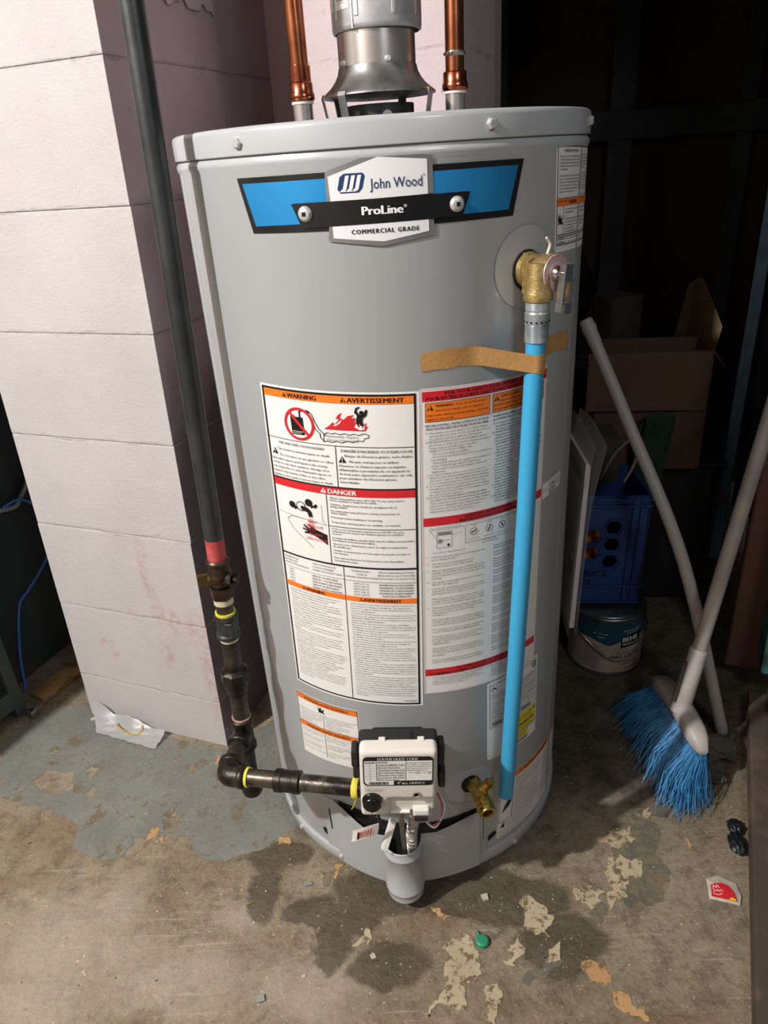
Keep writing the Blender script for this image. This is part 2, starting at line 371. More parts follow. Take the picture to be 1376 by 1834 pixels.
def worn_paint(name, a, b_, speck, wear=.60):
    m, nt, b = new_mat(name); vec = coords(nt)
    c = mixc(nt, ramp(nt, nz(nt, vec, 9, 6, .6).outputs[0], 0.4, 0.7), lin(a), lin(b_))
    c = mixc(nt, ramp(nt, nz(nt, vec, 55, 6, .75).outputs[0], wear, wear+.05), c, lin(speck))
    c = mixc(nt, ramp(nt, nz(nt, vec, 13, 7, .72).outputs[0], .57, .61), c, lin(speck))
    c = mixc(nt, math_(nt, 'MULTIPLY', ramp(nt, nz(nt, vec, 140, 4, .7).outputs[0], .58, .68), .4), c, lin('A8A698'))
    nt.links.new(c, b.inputs['Base Color']); b.inputs['Roughness'].default_value = 0.62
    bump(nt, b, nz(nt, vec, 45, 6, .65).outputs[0], 0.5, 0.004)
    return m
film_m = worn_paint('grey_blue_floor_paint', '7A7D76', '6A6D66', '6E6350', .57)
cream_m = worn_paint('cream_flaking_paint', 'BFB193', 'A99A7C', '6E614B', .52)
peach_m = worn_paint('peach_flaking_paint', 'C39C6C', 'AE8659', '7A6348', .54)
film2_m = worn_paint('grey_paint_remnant', '69685E', '5C594D', '7A6E54', .5)
def lie(h): return lambda x, y, z: Vector((x, y, z))
mb = MB(); mb.prism(ragged(FILM, 0.010), lie(0), 0.0, 0.0008, [ragged(h, 0.006, .008) for h in HOLES]); mb.build('paint_film', film_m, floor, smooth=0)
for polys, mm, z, nm in ((GREY, film2_m, .0007, 'paint_remnant'), (CREAM, cream_m, .0014, 'paint_flake'), (PEACH, peach_m, .0011, 'paint_flake')):
    for p in polys:
        mb = MB(); mb.prism(ragged(p, 0.013, .004), lie(0), 0.0, z); mb.build(nm, mm, floor, smooth=0)
# grit on the slab
mb = MB()
for i in range(480):
    x = random.uniform(-0.75, 0.6); y = random.uniform(-0.52, 0.15)
    if x*x+y*y < 0.09 or (y > .0 and x < -.38): continue
    if random.random() < 0.45: x, y = 0.15+random.gauss(0, .16), -0.38+random.gauss(0, .07)
    if x*x+y*y < 0.09: continue
    s_ = random.uniform(.0007, .0022); q = Matrix.Rotation(random.uniform(0, 6), 3, 'Z')
    mb.box((x, y, s_*.25), (s_*1.6, s_, s_*.6), q)
mb.build('grit', mat('pale_grit', 'B5AA92', .9, var='6B5B41', vscale=30), floor, smooth=0, kind='stuff')

def wall_paint(name, base, tint, dark_spots, marks=(), low_shade=()):
    m, nt, b = new_mat(name); vec = coords(nt)
    c = mixc(nt, ramp(nt, nz(nt, vec, 4, 6, .6).outputs[0], 0.35, 0.7), lin(base), lin(tint))
    c = mixc(nt, math_(nt, 'MULTIPLY', ramp(nt, nz(nt, vec, 120, 4, .7).outputs[0], 0.68, 0.74), 0.55), c, lin(dark_spots))
    c = mixc(nt, math_(nt, 'MULTIPLY', ramp(nt, nz(nt, vec, 38, 5, .7).outputs[0], 0.66, 0.72), 0.35), c, lin(dark_spots))
    if marks:
        k = math_(nt, 'MULTIPLY', ellipses(nt, vec, marks, 1.0, 0.03, 40), ramp(nt, nz(nt, vec, 60, 5, .7).outputs[0], 0.40, 0.62))
        c = mixc(nt, math_(nt, 'MULTIPLY', k, 0.42), c, lin('B0605A'))
    if low_shade:                                                # shade low on the pillar side, painted into the colour
        k = ellipses(nt, vec, low_shade, 0.5, 0.16, 9)
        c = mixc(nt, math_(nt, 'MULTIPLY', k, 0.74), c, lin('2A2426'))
    # painted-over joints: a ragged line every course
    sx = nt.nodes.new('ShaderNodeSeparateXYZ'); nt.links.new(vec, sx.inputs[0])
    wob = math_(nt, 'MULTIPLY', math_(nt, 'SUBTRACT', nz(nt, vec, 16, 5, .65).outputs[0], 0.5), 0.026)
    dist = math_(nt, 'PINGPONG', math_(nt, 'ADD', math_(nt, 'SUBTRACT', sx.outputs[2], 0.128), wob), 0.1005)
    joint = math_(nt, 'MULTIPLY', ramp(nt, dist, 0.005, 0.0), ramp(nt, nz(nt, vec, 30, 5, .7).outputs[0], 0.35, 0.6))
    c = mixc(nt, math_(nt, 'MULTIPLY', joint, 0.38), c, lin(dark_spots))
    nt.links.new(c, b.inputs['Base Color']); b.inputs['Roughness'].default_value = 0.7
    h = math_(nt, 'ADD', math_(nt, 'MULTIPLY', nz(nt, vec, 40, 6, .7).outputs[0], .5), math_(nt, 'MULTIPLY', nz(nt, vec, 190, 5, .75).outputs[0], 0.8))
    h = math_(nt, 'SUBTRACT', h, math_(nt, 'MULTIPLY', joint, 0.6))
    bump(nt, b, h, 0.5, 0.004)
    return m
marks = [(x-AX, y-AY, z, .016, .02, .03) for x, y, z in ((-0.494, 0.111, 0.331), (-0.525, 0.123, 0.345), (-0.53, 0.125, 0.24))]
marks += [(-0.666-AX, 0.174-AY, 0.221, .007, .02, .025), (-0.688-AX, 0.182-AY, 0.232, .007, .02, .016), (-0.594-AX, 0.148-AY, 0.333, .012, .02, .012), (-.535-AX, .126-AY, .45, .012, .02, .07), (-.44-AX, .09-AY, .32, .03, .03, .04), (-.43-AX, .09-AY, .2, .02, .03, .12)]
white_m = wall_paint('white_block_paint', 'C4C0C0', 'BAB5B6', '857E7C', marks)
pink_m = wall_paint('mauve_wall_paint', 'C6B4B8', 'B9A6AB', '5E4E4E')
low_shade = [(.14, .30, .20, .30, .34, .52), (.10, .18, .62, .16, .16, .22), (.02, .05, .40, .10, .12, .42)]  # ellipses of painted shade near the foot of the pillar side
side_m = wall_paint('shaded_mauve_pillar_side', 'B7A6AA', 'A8969B', '4A3C3E', (), low_shade)  # mauve darkened: the shade on this side is put into the paint
chim_m = wall_paint('pale_chimney_paint', 'D2C4C6', 'C8B8BC', '6E5E5E')
pillar = thing('wall_left', (AX, AY, 0), kind='structure')
SHEAR = 0.026
def blockmesh(u0, u1, w0, w1, z0, z1):
    mb = MB(); c = B((u0+u1)/2, (w0+w1)/2, (z0+z1)/2)
    mb.rbox(c, (u1-u0, w1-w0, z1-z0), 0.0022, 2, BROT)
    for v in mb.v: v.x += SHEAR*v.z
    return mb
zs = [0.0, 0.128]+[0.128+0.201*i for i in range(1, 14)]
G = 0.0002
for i in range(len(zs)-1):
    z0, z1 = zs[i]+G, zs[i+1]-G
    j = 0.19 if i % 2 else 0.33
    jit = random.uniform(-.0006, .0006)
    for a_, b_, c_, d_ in ((0.0+jit, 0.0+jit, j-G, 0), (0.0-jit, j+G, 0.522, 0)):
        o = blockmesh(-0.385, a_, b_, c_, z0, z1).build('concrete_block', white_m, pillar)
        o.data.materials.append(side_m)                     # shaded side faces get the darkened mauve
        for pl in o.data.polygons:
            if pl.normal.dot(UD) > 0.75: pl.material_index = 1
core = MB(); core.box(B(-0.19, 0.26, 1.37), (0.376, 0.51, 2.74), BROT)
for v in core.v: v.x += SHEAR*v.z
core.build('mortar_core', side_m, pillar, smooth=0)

def slab(name, u0, u1, w0, w1, z0, z1, m, **k):
    mb = MB(); mb.box(B((u0+u1)/2, (w0+w1)/2, (z0+z1)/2), (u1-u0, w1-w0, z1-z0), BROT)
    return mb.build(name, m, loc=B((u0+u1)/2, (w0+w1)/2, z0), smooth=0, kind='structure', **k)
slab('wall_chimney', 0.178, 0.478, 0.352, 0.60, 0, 2.78, chim_m)
slab('wall_back', -0.38, 0.470, 0.5225, 0.70, 0, 2.78, pink_m)
dark_board = mat('dark_fibreboard', '32261C', .85, var='281E16', vscale=3, bmp=.3)
slab('wall_rear', -2.6, 1.7, 1.74, 1.80, 0, 2.78, dark_board)
shadow_m = mat('shaded_dark_wall', '3A3D3F', .9, var='2A2A28', vscale=5, bmp=.3)  # dark colour stands in for the shade behind the furnace
slab('ceiling', -2.6, 1.7, -2.6, 1.80, 2.78, 2.84, mat('joist_ceiling', '6B5A48', .9, var='55463A', vscale=3))
room_m = mat('plain_concrete_wall', '8D8883', .9, var='7B7671', vscale=3)
slab('wall_front', -2.6, 1.7, -2.66, -2.60, 0, 2.78, room_m)
slab('wall_far_left', -2.66, -2.60, -2.6, 1.80, 0, 2.78, room_m)
# storage side: partition framed in old lumber
teal_m = mat('old_teal_paint', '2F6B66', .7, var='22302E', vscale=14, vlo=.42, vhi=.58, bmp=.5, bscale=40)
stud_m = mat('old_stud_wood', '33373B', .85, var='24272A', vscale=10, bmp=.5, bscale=50)
brown_m = mat('old_brown_wood', '5E4436', .8, var='6E3F36', vscale=7, bmp=.4, bscale=50)
pr = thing('wall_right', B(1.14, .5, 0), kind='structure')
mb = MB(); mb.box(B(1.165, 1.13, 1.31), (.022, 1.2, 2.4), BROT); mb.build('panel', dark_board, pr, smooth=0)
for w in (.86, 1.30): mb = MB(); mb.box(B(1.133, w, 1.31), (.042, .042, 2.4), BROT); mb.build('stud', stud_m, pr, smooth=0)
mb = MB(); mb.rbox(B(1.098, .560, 1.27), (.085, .040, 2.46), .004, 1, BROT); mb.build('jamb_post', brown_m, pr)
mb = MB(); mb.rbox(B(1.150, .490, 1.30), (.07, .09, 2.40), .006, 1, BROT); mb.build('jamb_panel', teal_m, pr)
slab('unseen_light_baffle', 0.447, 1.19, .60, .66, 1.60, 2.78, dark_board)  # added out of view to keep the lamp off the rear wall
ir = thing('wall_storage_frame', B(.6, 1.7, 0), kind='structure')
for u, wd in ((.245, .10), (.658, .075), (1.02, .05)): mb = MB(); mb.rbox(B(u, 1.705, 1.27), (wd, .05, 2.5), .004, 1, BROT); mb.build('stud', stud_m, ir)
mb = MB(); mb.rbox(B(.7, 1.70, 1.225), (.85, .05, .085), .004, 1, BROT); mb.build('rail', stud_m, ir)
# floor plate along the storage opening (old lumber, paint worn off), runs towards the camera
d = Vector((.405, .914, 0)); n_ = Vector((.914, -.405, 0))
pm = Matrix.Rotation(math.atan2(-.405, .914), 3, 'Z')
plate = thing('trim_1', (.6, -.23, 0), kind='structure')
pw = mat('worn_floor_plate', '4A4038', .85, var='6A5648', vscale=16, vlo=.5, vhi=.7, bmp=.8, bscale=35)
mb = MB(); c = Vector((.600, -.226, .0))+n_*.062-d*.12; mb.rbox(c+Vector((0, 0, .02)), (.120, 1.06, .04), .006, 2, pm); mb.build('plate', pw, plate)
c2 = Vector((.600, -.226, .0))+n_*.075-d*.12; mb = MB(); mb.rbox(c2+Vector((0, 0, .05)), (.07, 1.06, .02), .004, 2, pm); mb.build('plate_cap', mat('worn_cap', '5A4C42', .85, var='7A5A58', vscale=20, vlo=.5, vhi=.7, bmp=.8, bscale=40), plate)
# dark furnace-room side to the left of the pillar
fd = Vector((.36, .933, 0)); fm = Matrix.Rotation(math.atan2(-.36, .933), 3, 'Z')
wl = mat('dark_painted_wall', '30373A', .75, var='5A5344', vscale=6, vlo=.55, vhi=.75, bmp=.4)
mb = MB(); cc = Vector((-1.0, .43, 0))+Vector((-.933, .36, 0))*.05
mb.box(cc+Vector((0, 0, 1.27)), (.10, .30, 2.54), fm); mb.build('wall_furnace_side', wl, loc=cc, smooth=0, kind='structure')
mb = MB(); cc = Vector((-.88, .76, 0)); mb.box(cc+Vector((0, 0, 1.27)), (.5, .10, 2.54), BROT); mb.build('wall_furnace_rear', shadow_m, loc=cc, smooth=0, kind='structure')
# ------------------------------------------------------------------ water heater
R = 0.280
def cyl(a, r, z):
    a = rad(a); return Vector((r*math.sin(a), -r*math.cos(a), z))
def radial(a): a = rad(a); return Vector((math.sin(a), -math.cos(a), 0))
tank_m = mat('grey_tank_enamel', 'B0B5B8', .33, coat=.25)
m_, nt_, b_ = tank_m, tank_m.node_tree, tank_m.node_tree.nodes['Principled BSDF']
vec_ = coords(nt_)
nt_.links.new(mixc(nt_, ramp(nt_, nz(nt_, vec_, 3.0, 4).outputs[0], .4, .7), lin('B0B5B8'), lin('ABAFB2')), b_.inputs['Base Color'])
nt_.links.new(ramp(nt_, nz(nt_, vec_, 2.5, 2).outputs[0], -.9, 3.6), b_.inputs['Roughness'])
chrome = mat('bright_zinc', 'D4D4D2', .3, .5)
steel = mat('galvanised_steel', 'A9ABAC', .38, 1.0, var='8C8E90', vscale=60)
black_m = mat('black_plastic', '1A1B1D', .5, bmp=.15, bscale=200)
hole_m = mat('dark_opening', '0B0B0B', .9)
paper_m = mat('label_paper', 'E8E8E6', .42, coat=.15)
H = thing('water_heater', (0, 0, 0), 'tall grey cylindrical gas water heater covered in warning labels', 'water heater')
mb = MB(); mb.lathe([(.050, R-.001), (.062, R-.001), (.066, R), (1.172, R), (1.176, R+.0022), (1.181, R+.0022), (1.185, R-.001), (1.19, R-.001)], (0, 0, 0), (0, 0, 1), 128, False, False)
mb.build('jacket', tank_m, H, smooth=40)
mb = MB(); mb.lathe([(1.186, R+.001), (1.187, R+.0028), (1.209, R+.0028), (1.2128, R+.0018), (1.2149, R-.0012), (1.2149, R-.006), (1.209, R-.008), (1.209, .05)], (0, 0, 0), (0, 0, 1), 128, False, False)
mb.build('top_cap', tank_m, H, smooth=50)
mb = MB(); mb.lathe([(.033, R-.004), (.033, R+.002), (.036, R+.0035), (.052, R+.0035), (.056, R+.0022), (.058, R-.001)], (0, 0, 0), (0, 0, 1), 128, False, False)
mb.build('base_ring', tank_m, H, smooth=50)
mb = MB(); mb.lathe([(.036, R-.004), (.036, .02)], (0, 0, 0), (0, 0, 1), 64, False, True); mb.build('base_pan', hole_m, H)
for a in (0, 120, 240):
    mb = MB(); mb.cyl(cyl(a+60, .2, 0), cyl(a+60, .2, .037), .02, 16); mb.build('foot', mat('foot_steel', '3C3C3C', .5, .6), H)
for a in (-67.5, 62.0):                                      # lock seams of the rolled jacket
    mb = MB()
    for da in (0, 2.0 if a < 0 else 0.0):
        rows = [[cyl(a+da+x, R+h, z) for x, h in ((-.45, 0), (-.3, .0012), (0, .0016), (.3, .0012), (.45, 0))] for z in (.064, .6, 1.172)]
        mb.sheet(rows)
    mb.build('jacket_seam', tank_m, H)
def hexscrew(a, r, z, s=.0058):
    mb = MB(); p = cyl(a, r-.001, z); mb.lathe([(0, s*1.25), (.0012, s*1.25), (.0014, s), (.0045, s), (.0055, s*.75)], p, radial(a), 6 if s > .005 else 12)
    mb.build('screw', chrome, H, smooth=30)
for a, z in ((-34.05, 1.199), (24.91, 1.200), (69.58, 1.201), (-95, 1.2), (120, 1.2)): hexscrew(a, R+.0028, z)
for a, z in ((37.3, .043), (-52.2, .044), (-30.8, .046)): hexscrew(a, R+.0035, z, .0045)

# --- burner access door: two flat wings running out to a half-round cover in the middle
CX, CY, CR = -.030, -.300, .0315
def wing(a0, side, tops, name):
    x1 = CX+side*CR*.98; y1 = CY+.010
    p0 = cyl(a0, R+.0042, 0); p1 = Vector((x1, y1, 0)); rows = []; n = len(tops)-1
    for k in range(9):
        row = []
        for i in range(n*3+1):
            t = i/(n*3); q = t*n; j = min(int(q), n-1); zt = tops[j]+(tops[j+1]-tops[j])*(q-j)
            p = p0.lerp(p1, t); tang = (p1-p0).normalized(); nn = Vector((tang.y, -tang.x, 0)); nn = nn if nn.y < 0 else -nn
            p = p+nn*.004*math.sin(math.pi*t)
            zb = .036-.004*t
            row.append(Vector((p.x, p.y, zb+(zt-zb)*k/8)))
        rows.append(row)
    return MB().sheet(rows, .0012)
wing(-31.5, -1, [.187, .176, .160, .146, .150], '').build('door_wing', tank_m, H)
wing(21.2, 1, [.170, .166, .158, .150, .152], '').build('door_wing', tank_m, H)
prof = [(0, CR), (.006, CR), (.014, CR), (.017, CR+.0022), (.020, CR+.0022), (.023, CR), (.100, CR), (.103, CR+.0022), (.106, CR+.0022), (.109, CR), (.121, CR), (.122, CR-.0015), (.109, CR-.0015), (0, CR-.0015)]
mb = MB(); mb.lathe(prof, (CX, CY, .031), (0, 0, 1), 40, False, False, up=(0, 1, 0), a0=rad(180), a1=rad(360))
xx, yy, dd = frame((0, 0, 1), (0, 1, 0))
mb.build('door_tube', tank_m, H, smooth=50)
# end strips of the door frame with their slots and the dark gap over the door
for a0, a1 in ((-36.5, -31.0), (20.8, 24.0)):
    mb = MB(); rows = [[cyl(a0+(a1-a0)*i/4, R+.0018, z) for i in range(5)] for z in (.058, .12, .182)]; mb.sheet(rows, .001); mb.build('door_frame_strip', tank_m, H)
def patch(pts, r, name, m):
    pr = Print(lambda x, y, l: cyl(x, r+l, y), 2.0); pr.poly('k', pts, 0.0); pr.ink['k'].build(name, m, H, smooth=0)
def slot(a, z, da, dz): return [(a+da*math.cos(2*math.pi*i/16), z+dz*math.sin(2*math.pi*i/16)+.35*dz*math.cos(2*math.pi*i/16)*(1 if a > 0 else -1)) for i in range(16)]
patch(slot(-37.4, .089, 1.3, .0075), R+.0011, 'vent_slot', hole_m)
patch([(25.2, .080), (28.2, .088), (28.8, .094), (28.0, .099), (25.2, .094)], R+.0011, 'vent_slot', hole_m)
patch([(-34.2, .158), (-33.8, .158), (-33.5, .108), (-33.9, .108)], R+.0032, 'slit', hole_m)
patch([(22.9, .168), (23.1, .168), (23.1, .095), (22.9, .095)], R+.0032, 'slit', hole_m)
patch([(-29.5, .188), (-24, .186), (-17, .176), (-10, .168), (3, .166), (11, .170), (20.5, .176), (20.5, .06), (-29.5, .06)], R+.0008, 'burner_opening', hole_m)

# --- labels wrapped on the jacket
def curved(TL, TR, BL, BR, W, Hh, lift0=.0003):
    def fn(x, y, l):
        s, t = x/W, y/Hh
        a = (1-t)*((1-s)*TL[0]+s*TR[0])+t*((1-s)*BL[0]+s*BR[0]); z = (1-t)*((1-s)*TL[1]+s*TR[1])+t*((1-s)*BL[1]+s*BR[1])
        return cyl(a, R+lift0+l, z)
    return fn
def label_base(fn, W, Hh, name, m=None, rc=0.0, parent=None):
    p = Print(fn, 6.0)
    if rc:
        pts = []
        for cx, cy, a in ((W-rc, rc, -90), (W-rc, Hh-rc, 0), (rc, Hh-rc, 90), (rc, rc, 180)):
            pts += [(cx+rc*math.cos(rad(a+k*22.5)), cy+rc*math.sin(rad(a+k*22.5))) for k in range(5)]
        p.poly('base', pts, 0)
    else: p.rect('base', 0, 0, W, Hh, 0)
    return p.ink['base'].build(name, m or paper_m, parent or H, smooth=0)

# 1: the big two-language warning label
W1, H1 = 210.0, 495.0
f1 = curved((-38.53, .925), (6.02, .918), (-41.23, .429), (3.18, .423), W1, H1)
base = label_base(f1, W1, H1, 'warning_label'); base['label'] = 'tall white label with orange and red warning bands'
p = Print(f1, 6.0)
p.frame('black', 3.0, 2.6, 206.0, 491.5, 2.6)
p.rect('orange', 6.0, 5.4, 203.0, 15.0)
p.warn('black', 'orange', 35.0, 13.4, 6.6); p.text('black', 'WARNING', 43.0, 13.2, 6.0, width=41, bold=.035)
p.warn('black', 'orange', 115.0, 13.4, 6.6); p.text('black', 'AVERTISSEMENT', 123.5, 13.2, 6.0, width=68, bold=.035)
# pictogram: no fuel can, vapours, fire
p.poly('black', [(45, 38), (47, 38), (47, 36), (51, 36), (51, 38), (58, 38), (58, 30), (60, 27.5), (71, 27.5), (74, 30), (72, 31), (69, 30), (61, 30), (60, 31), (60, 38), (63, 38), (64, 62), (46, 62)], .0007)
p.ring('red', 57, 47.5, 20, 3.6, .0008, 40, 20.6)
p.line('red', [(44, 33), (70, 62)], 3.6, .0008)
p.rect('white', 47, 57.4, 63, 58.0, .0009); p.rect('white', 47, 59.6, 60, 60.2, .0009)
p.line('black', [(73, 29), (77, 34), (80, 42), (84, 50), (90, 56), (93, 59)], 1.0); p.line('black', [(71, 31), (73, 36), (77, 43), (80, 52), (86, 57), (86, 62), (91, 67)], 1.0)
p.poly('red', [(92, 50), (99, 45), (104, 40), (106, 43), (112, 36), (108, 35), (111, 30), (116, 27), (113, 33), (118, 36), (123, 31), (131, 29), (127, 34), (133, 33), (131, 38), (137, 43), (139, 38), (142, 45), (146, 38), (145, 45), (148, 43), (144, 50)], .0007)
p.poly('white', [(104, 44.5), (110, 41), (116, 35), (113, 41), (107, 45)], .00085); p.poly('white', [(131, 45), (134, 40), (136, 46), (140, 41), (141, 47), (144, 43), (143, 48), (138, 49)], .00085)
p.poly('black', [(133, 38), (135, 30), (131.5, 26), (133.5, 20), (138, 18), (138.5, 19.5), (135, 22), (135, 25.5), (139, 29), (143.5, 27), (145, 22.5), (147, 21.5), (147.8, 24), (146, 30), (142, 33), (141, 38), (143, 41), (140, 44), (137, 39.5), (135, 43)], .0009)
p.disc('black', 140.6, 26.2, 2.9, .0009)
cl = [(91, 57), (96, 54.5), (101, 56), (106, 54.5), (112, 56), (118, 54.5), (124, 56), (130, 54.5), (136, 56), (142, 53.5), (148, 55), (148, 59), (143, 60), (141, 64), (134, 63), (128, 66), (121, 64.5), (114, 67), (107, 65.5), (101, 67.5), (95, 66), (90, 67.5)]
p.line('black', cl, .8, closed=True)
p.text('grey', 'Flammable Vapors', 94, 60.4, 3.6, width=41); p.text('grey', 'Vapeurs Inflammables', 94, 65.2, 3.2, width=41)
p.rect('black', 5.5, 71.6, 203, 72.4); p.rect('black', 104.6, 72.4, 105.4, 129.5)
p.text('black', 'FIRE AND EXPLOSION HAZARD', 22, 79.5, 3.4, width=68, bold=.005); p.text('black', 'Can result in serious injury or death', 18, 88.5, 3.2, width=78, bold=.01)
p.warn('black', 'white', 9, 96.0, 8.6)
p.text('black', 'Do not store or use gasoline or other', 22, 97, 3.1, width=79, bold=.01)
p.para('black', ['flammable vapors and liquids in the vicinity', 'of this or any other appliance. Storage of or', 'use of gasoline or other flammable vapors or', 'liquids in the vicinity of this or any other', 'appliance can result in serious injury or death.'], 8, 103.6, 3.0, 5.9, 94, .01)
p.text('black', "DANGER D'INCENDIE OU D'EXPLOSION", 112, 79.5, 3.5, width=88, bold=.01); p.text('black', 'Risque de blessures graves, voire fatales', 116.5, 86, 3.2, width=84, bold=.01)
p.warn('black', 'white', 108, 94.5, 9.0)
p.text('black', 'Ne pas entreposer ni utiliser', 122, 93.6, 3.2, width=62, bold=.012)
p.para('black', ["d'essence ou d'autres vapeurs ou liquides", 'inflammables \u00e0 proximit\u00e9 de cet appareil ou', 'de tout autre appareil \u00e0 combustion, car cela', 'peut entra\u00eener des blessures graves,', 'voire fatales.'], 108, 100, 3.1, 5.8, 94, .012)
p.rect('black', 3.0, 129.6, 206, 131.8); p.rect('red', 5.6, 131.8, 203.4, 142.4)
p.warn('white', 'red', 79.5, 140.6, 7.6); p.text('white', 'DANGER', 90.5, 140.4, 6.6, width=38, bold=.035)
p.rect('black', 87.0, 142.4, 87.8, 252)
for tx, ty, tr in ((33, 168, 5.0), (60, 160, 5.6)): p.disc('black', tx, ty, tr, .0008)
p.poly('black', [(36, 163), (39, 170), (44, 168), (46, 172), (43, 174), (40, 172), (38, 175), (35, 172)], .0008); p.poly('black', [(62, 156), (66, 164), (71, 160), (73, 163), (70, 167), (66, 166), (63, 168)], .0008)
p.disc('white', 47.5, 167.5, 7.2, .0009); p.ring('black', 47.5, 167.5, 6.6, 1.4, .00095)
p.poly('black', [(48, 166), (58, 168), (63, 173), (64.5, 181), (59, 181.5), (57, 175), (51, 173.5), (47, 171)], .0011)
p.line('grey', [(8, 183), (58, 187), (84, 190)], .6); p.line('grey', [(58, 187), (30, 186), (22, 192), (30, 205), (62, 230)], .6); p.line('grey', [(79, 160), (79, 184), (84, 190)], .5)
for k in range(5): p.line('red', [(58.5+k*1.4, 183), (57+k*2.4, 204)], .5, .0012)
p.text('crimson', 'HOT', 57, 190, 3.8, width=14, lift=.0013); p.text('crimson', 'CHAUDE', 50, 197, 3.8, width=29, lift=.0013)
p.poly('black', [(84, 205), (84, 221), (70, 212), (58, 208), (50, 209), (49, 206.5), (55, 205), (47, 203), (47, 200.5), (55, 202), (48, 197), (50, 195.5), (58, 200), (60, 198.5), (55, 194), (57, 193), (66, 199)], .0008)
p.text('crimson', 'BURN', 58, 209.5, 3.8, width=19, lift=.0013, bold=.01); p.text('crimson', 'BRULURE', 53, 217, 3.8, width=31, lift=.0013)
p.para('black', ['Water temperature over 125\u00b0F (51\u00b0C) can cause severe', 'burns instantly or death from scalds.'], 92, 148, 2.6, 3.4, 107, .012)
p.para('black', ['Children, disabled and elderly are at highest risk of', 'being scalded.'], 92, 157.5, 2.6, 3.4, 104, .012)
p.para('black', ['See instruction manual before setting temperature at', 'water heater.'], 92, 167, 2.6, 3.4, 107, .012)
p.para('black', ['Feel water before bathing or showering.', '', 'Temperature limiting valves are available, see manual.'], 92, 177, 2.6, 3.6, 107, .012)
p.rect('black', 87.5, 189.4, 203, 190.2)
p.para('black', ["L'eau, \u00e0 une temp\u00e9rature sup\u00e9rieure \u00e0 125\u00b0(51\u00b0C), peut", 'instantan\u00e9ment causer des br\u00fblures graves ou entra\u00eener', 'la mort.'], 92, 194.5, 2.6, 3.9, 107, .012)
p.para('black', ['Le risque de br\u00fblures est plus \u00e9lev\u00e9 chez les enfants, les personnes', 'handicap\u00e9es et les personnes \u00e2g\u00e9es.'], 92, 208.5, 2.5, 3.8, 109, .02)
p.para('black', ["Lisez la notice d'instruction avant de r\u00e9gler la temp\u00e9rature", 'du chauffe-eau.'], 92, 218, 2.6, 4.2, 107, .012)
p.para('black', ["V\u00e9rifier la temp\u00e9rature de l'eau avant de prendre un bain ou", 'une douche.'], 92, 228.5, 2.6, 4.2, 107, .012)
p.para('black', ['Des robinets limiteurs de temp\u00e9rature sont disponibles.', 'Consultez la notice.'], 92, 240, 2.6, 4.4, 102, .012)
p.rect('black', 3.0, 249.6, 206, 252.2); p.rect('black', 104.0, 252, 104.8, 489)
p.rect('grey', 6, 273.0, 203, 273.7)
p.para('black', ['TEMPERATURE', 'SETTING, SEE', 'INSTRUCTION MANUAL'], 8, 258, 2.4, 5.0, 42); p.para('black', ['TIME TO PRODUCE', '2nd & 3rd DEGREE', 'BURNS ON ADULT SKIN'], 57, 258, 2.5, 5.0, 44)
for i, (a, b_2) in enumerate((('160\u00b0F', 'ABOUT 1/2 SECOND'), ('150\u00b0F', 'ABOUT 1 1/2 SECONDS'), ('140\u00b0F', 'LESS THAN 5 SECONDS'), ('130\u00b0F', 'ABOUT 30 SECONDS'), ('120\u00b0F', 'MORE THAN 5 MINUTES'))):
    p.text('black', a, 14, 278.8+i*4.9, 2.6); p.text('black', b_2, 54, 278.8+i*4.9, 2.7, maxw=46, bold=.01)
for i, t in enumerate(('THERMOSTAT -', 'VOIR LE', "MANUEL D'INSTRUCTIONS")): p.text('black', t, 129, 258+i*5, 2.5, 'c', maxw=44)
for i, t in enumerate(("D\u00c9LAI D'\u00c9BOUILLANTAGE", '(BR\u00dbLURE AU 2E ET 3E DEGR\u00c9', "SUR LA PEAU D'UN ADULTE)")): p.text('black', t, 176, 258+i*5, 2.5, 'c', maxw=50)
for i, (a, b_2) in enumerate((('160\u00b0F (71\u00b0C)', 'ENVIRON 0,5 SECONDE'), ('150\u00b0F (66\u00b0C)', 'ENVIRON 1,5 SECONDE'), ('140\u00b0F (60\u00b0C)', 'MOINS DE 5 SECONDES'), ('130\u00b0F (54\u00b0C)', 'ENVIRON 30 SECONDES'), ('120\u00b0F (49\u00b0C)', 'PLUS DE 5 MINUTES'))):
    p.text('black', a, 117, 278.5+i*4.6, 2.6); p.text('black', b_2, 176, 278.5+i*4.6, 2.7, 'c', maxw=46, bold=.01)
p.rect('orange', 5.6, 299.4, 203.4, 307.6); p.warn('black', 'orange', 34.5, 306.4, 5.6); p.text('black', 'WARNING', 41.5, 306.2, 5.0, width=32, bold=.035)
p.warn('black', 'orange', 123.5, 306.4, 5.6); p.text('black', 'AVERTISSEMENT', 130, 306.2, 5.0, width=52, bold=.035)
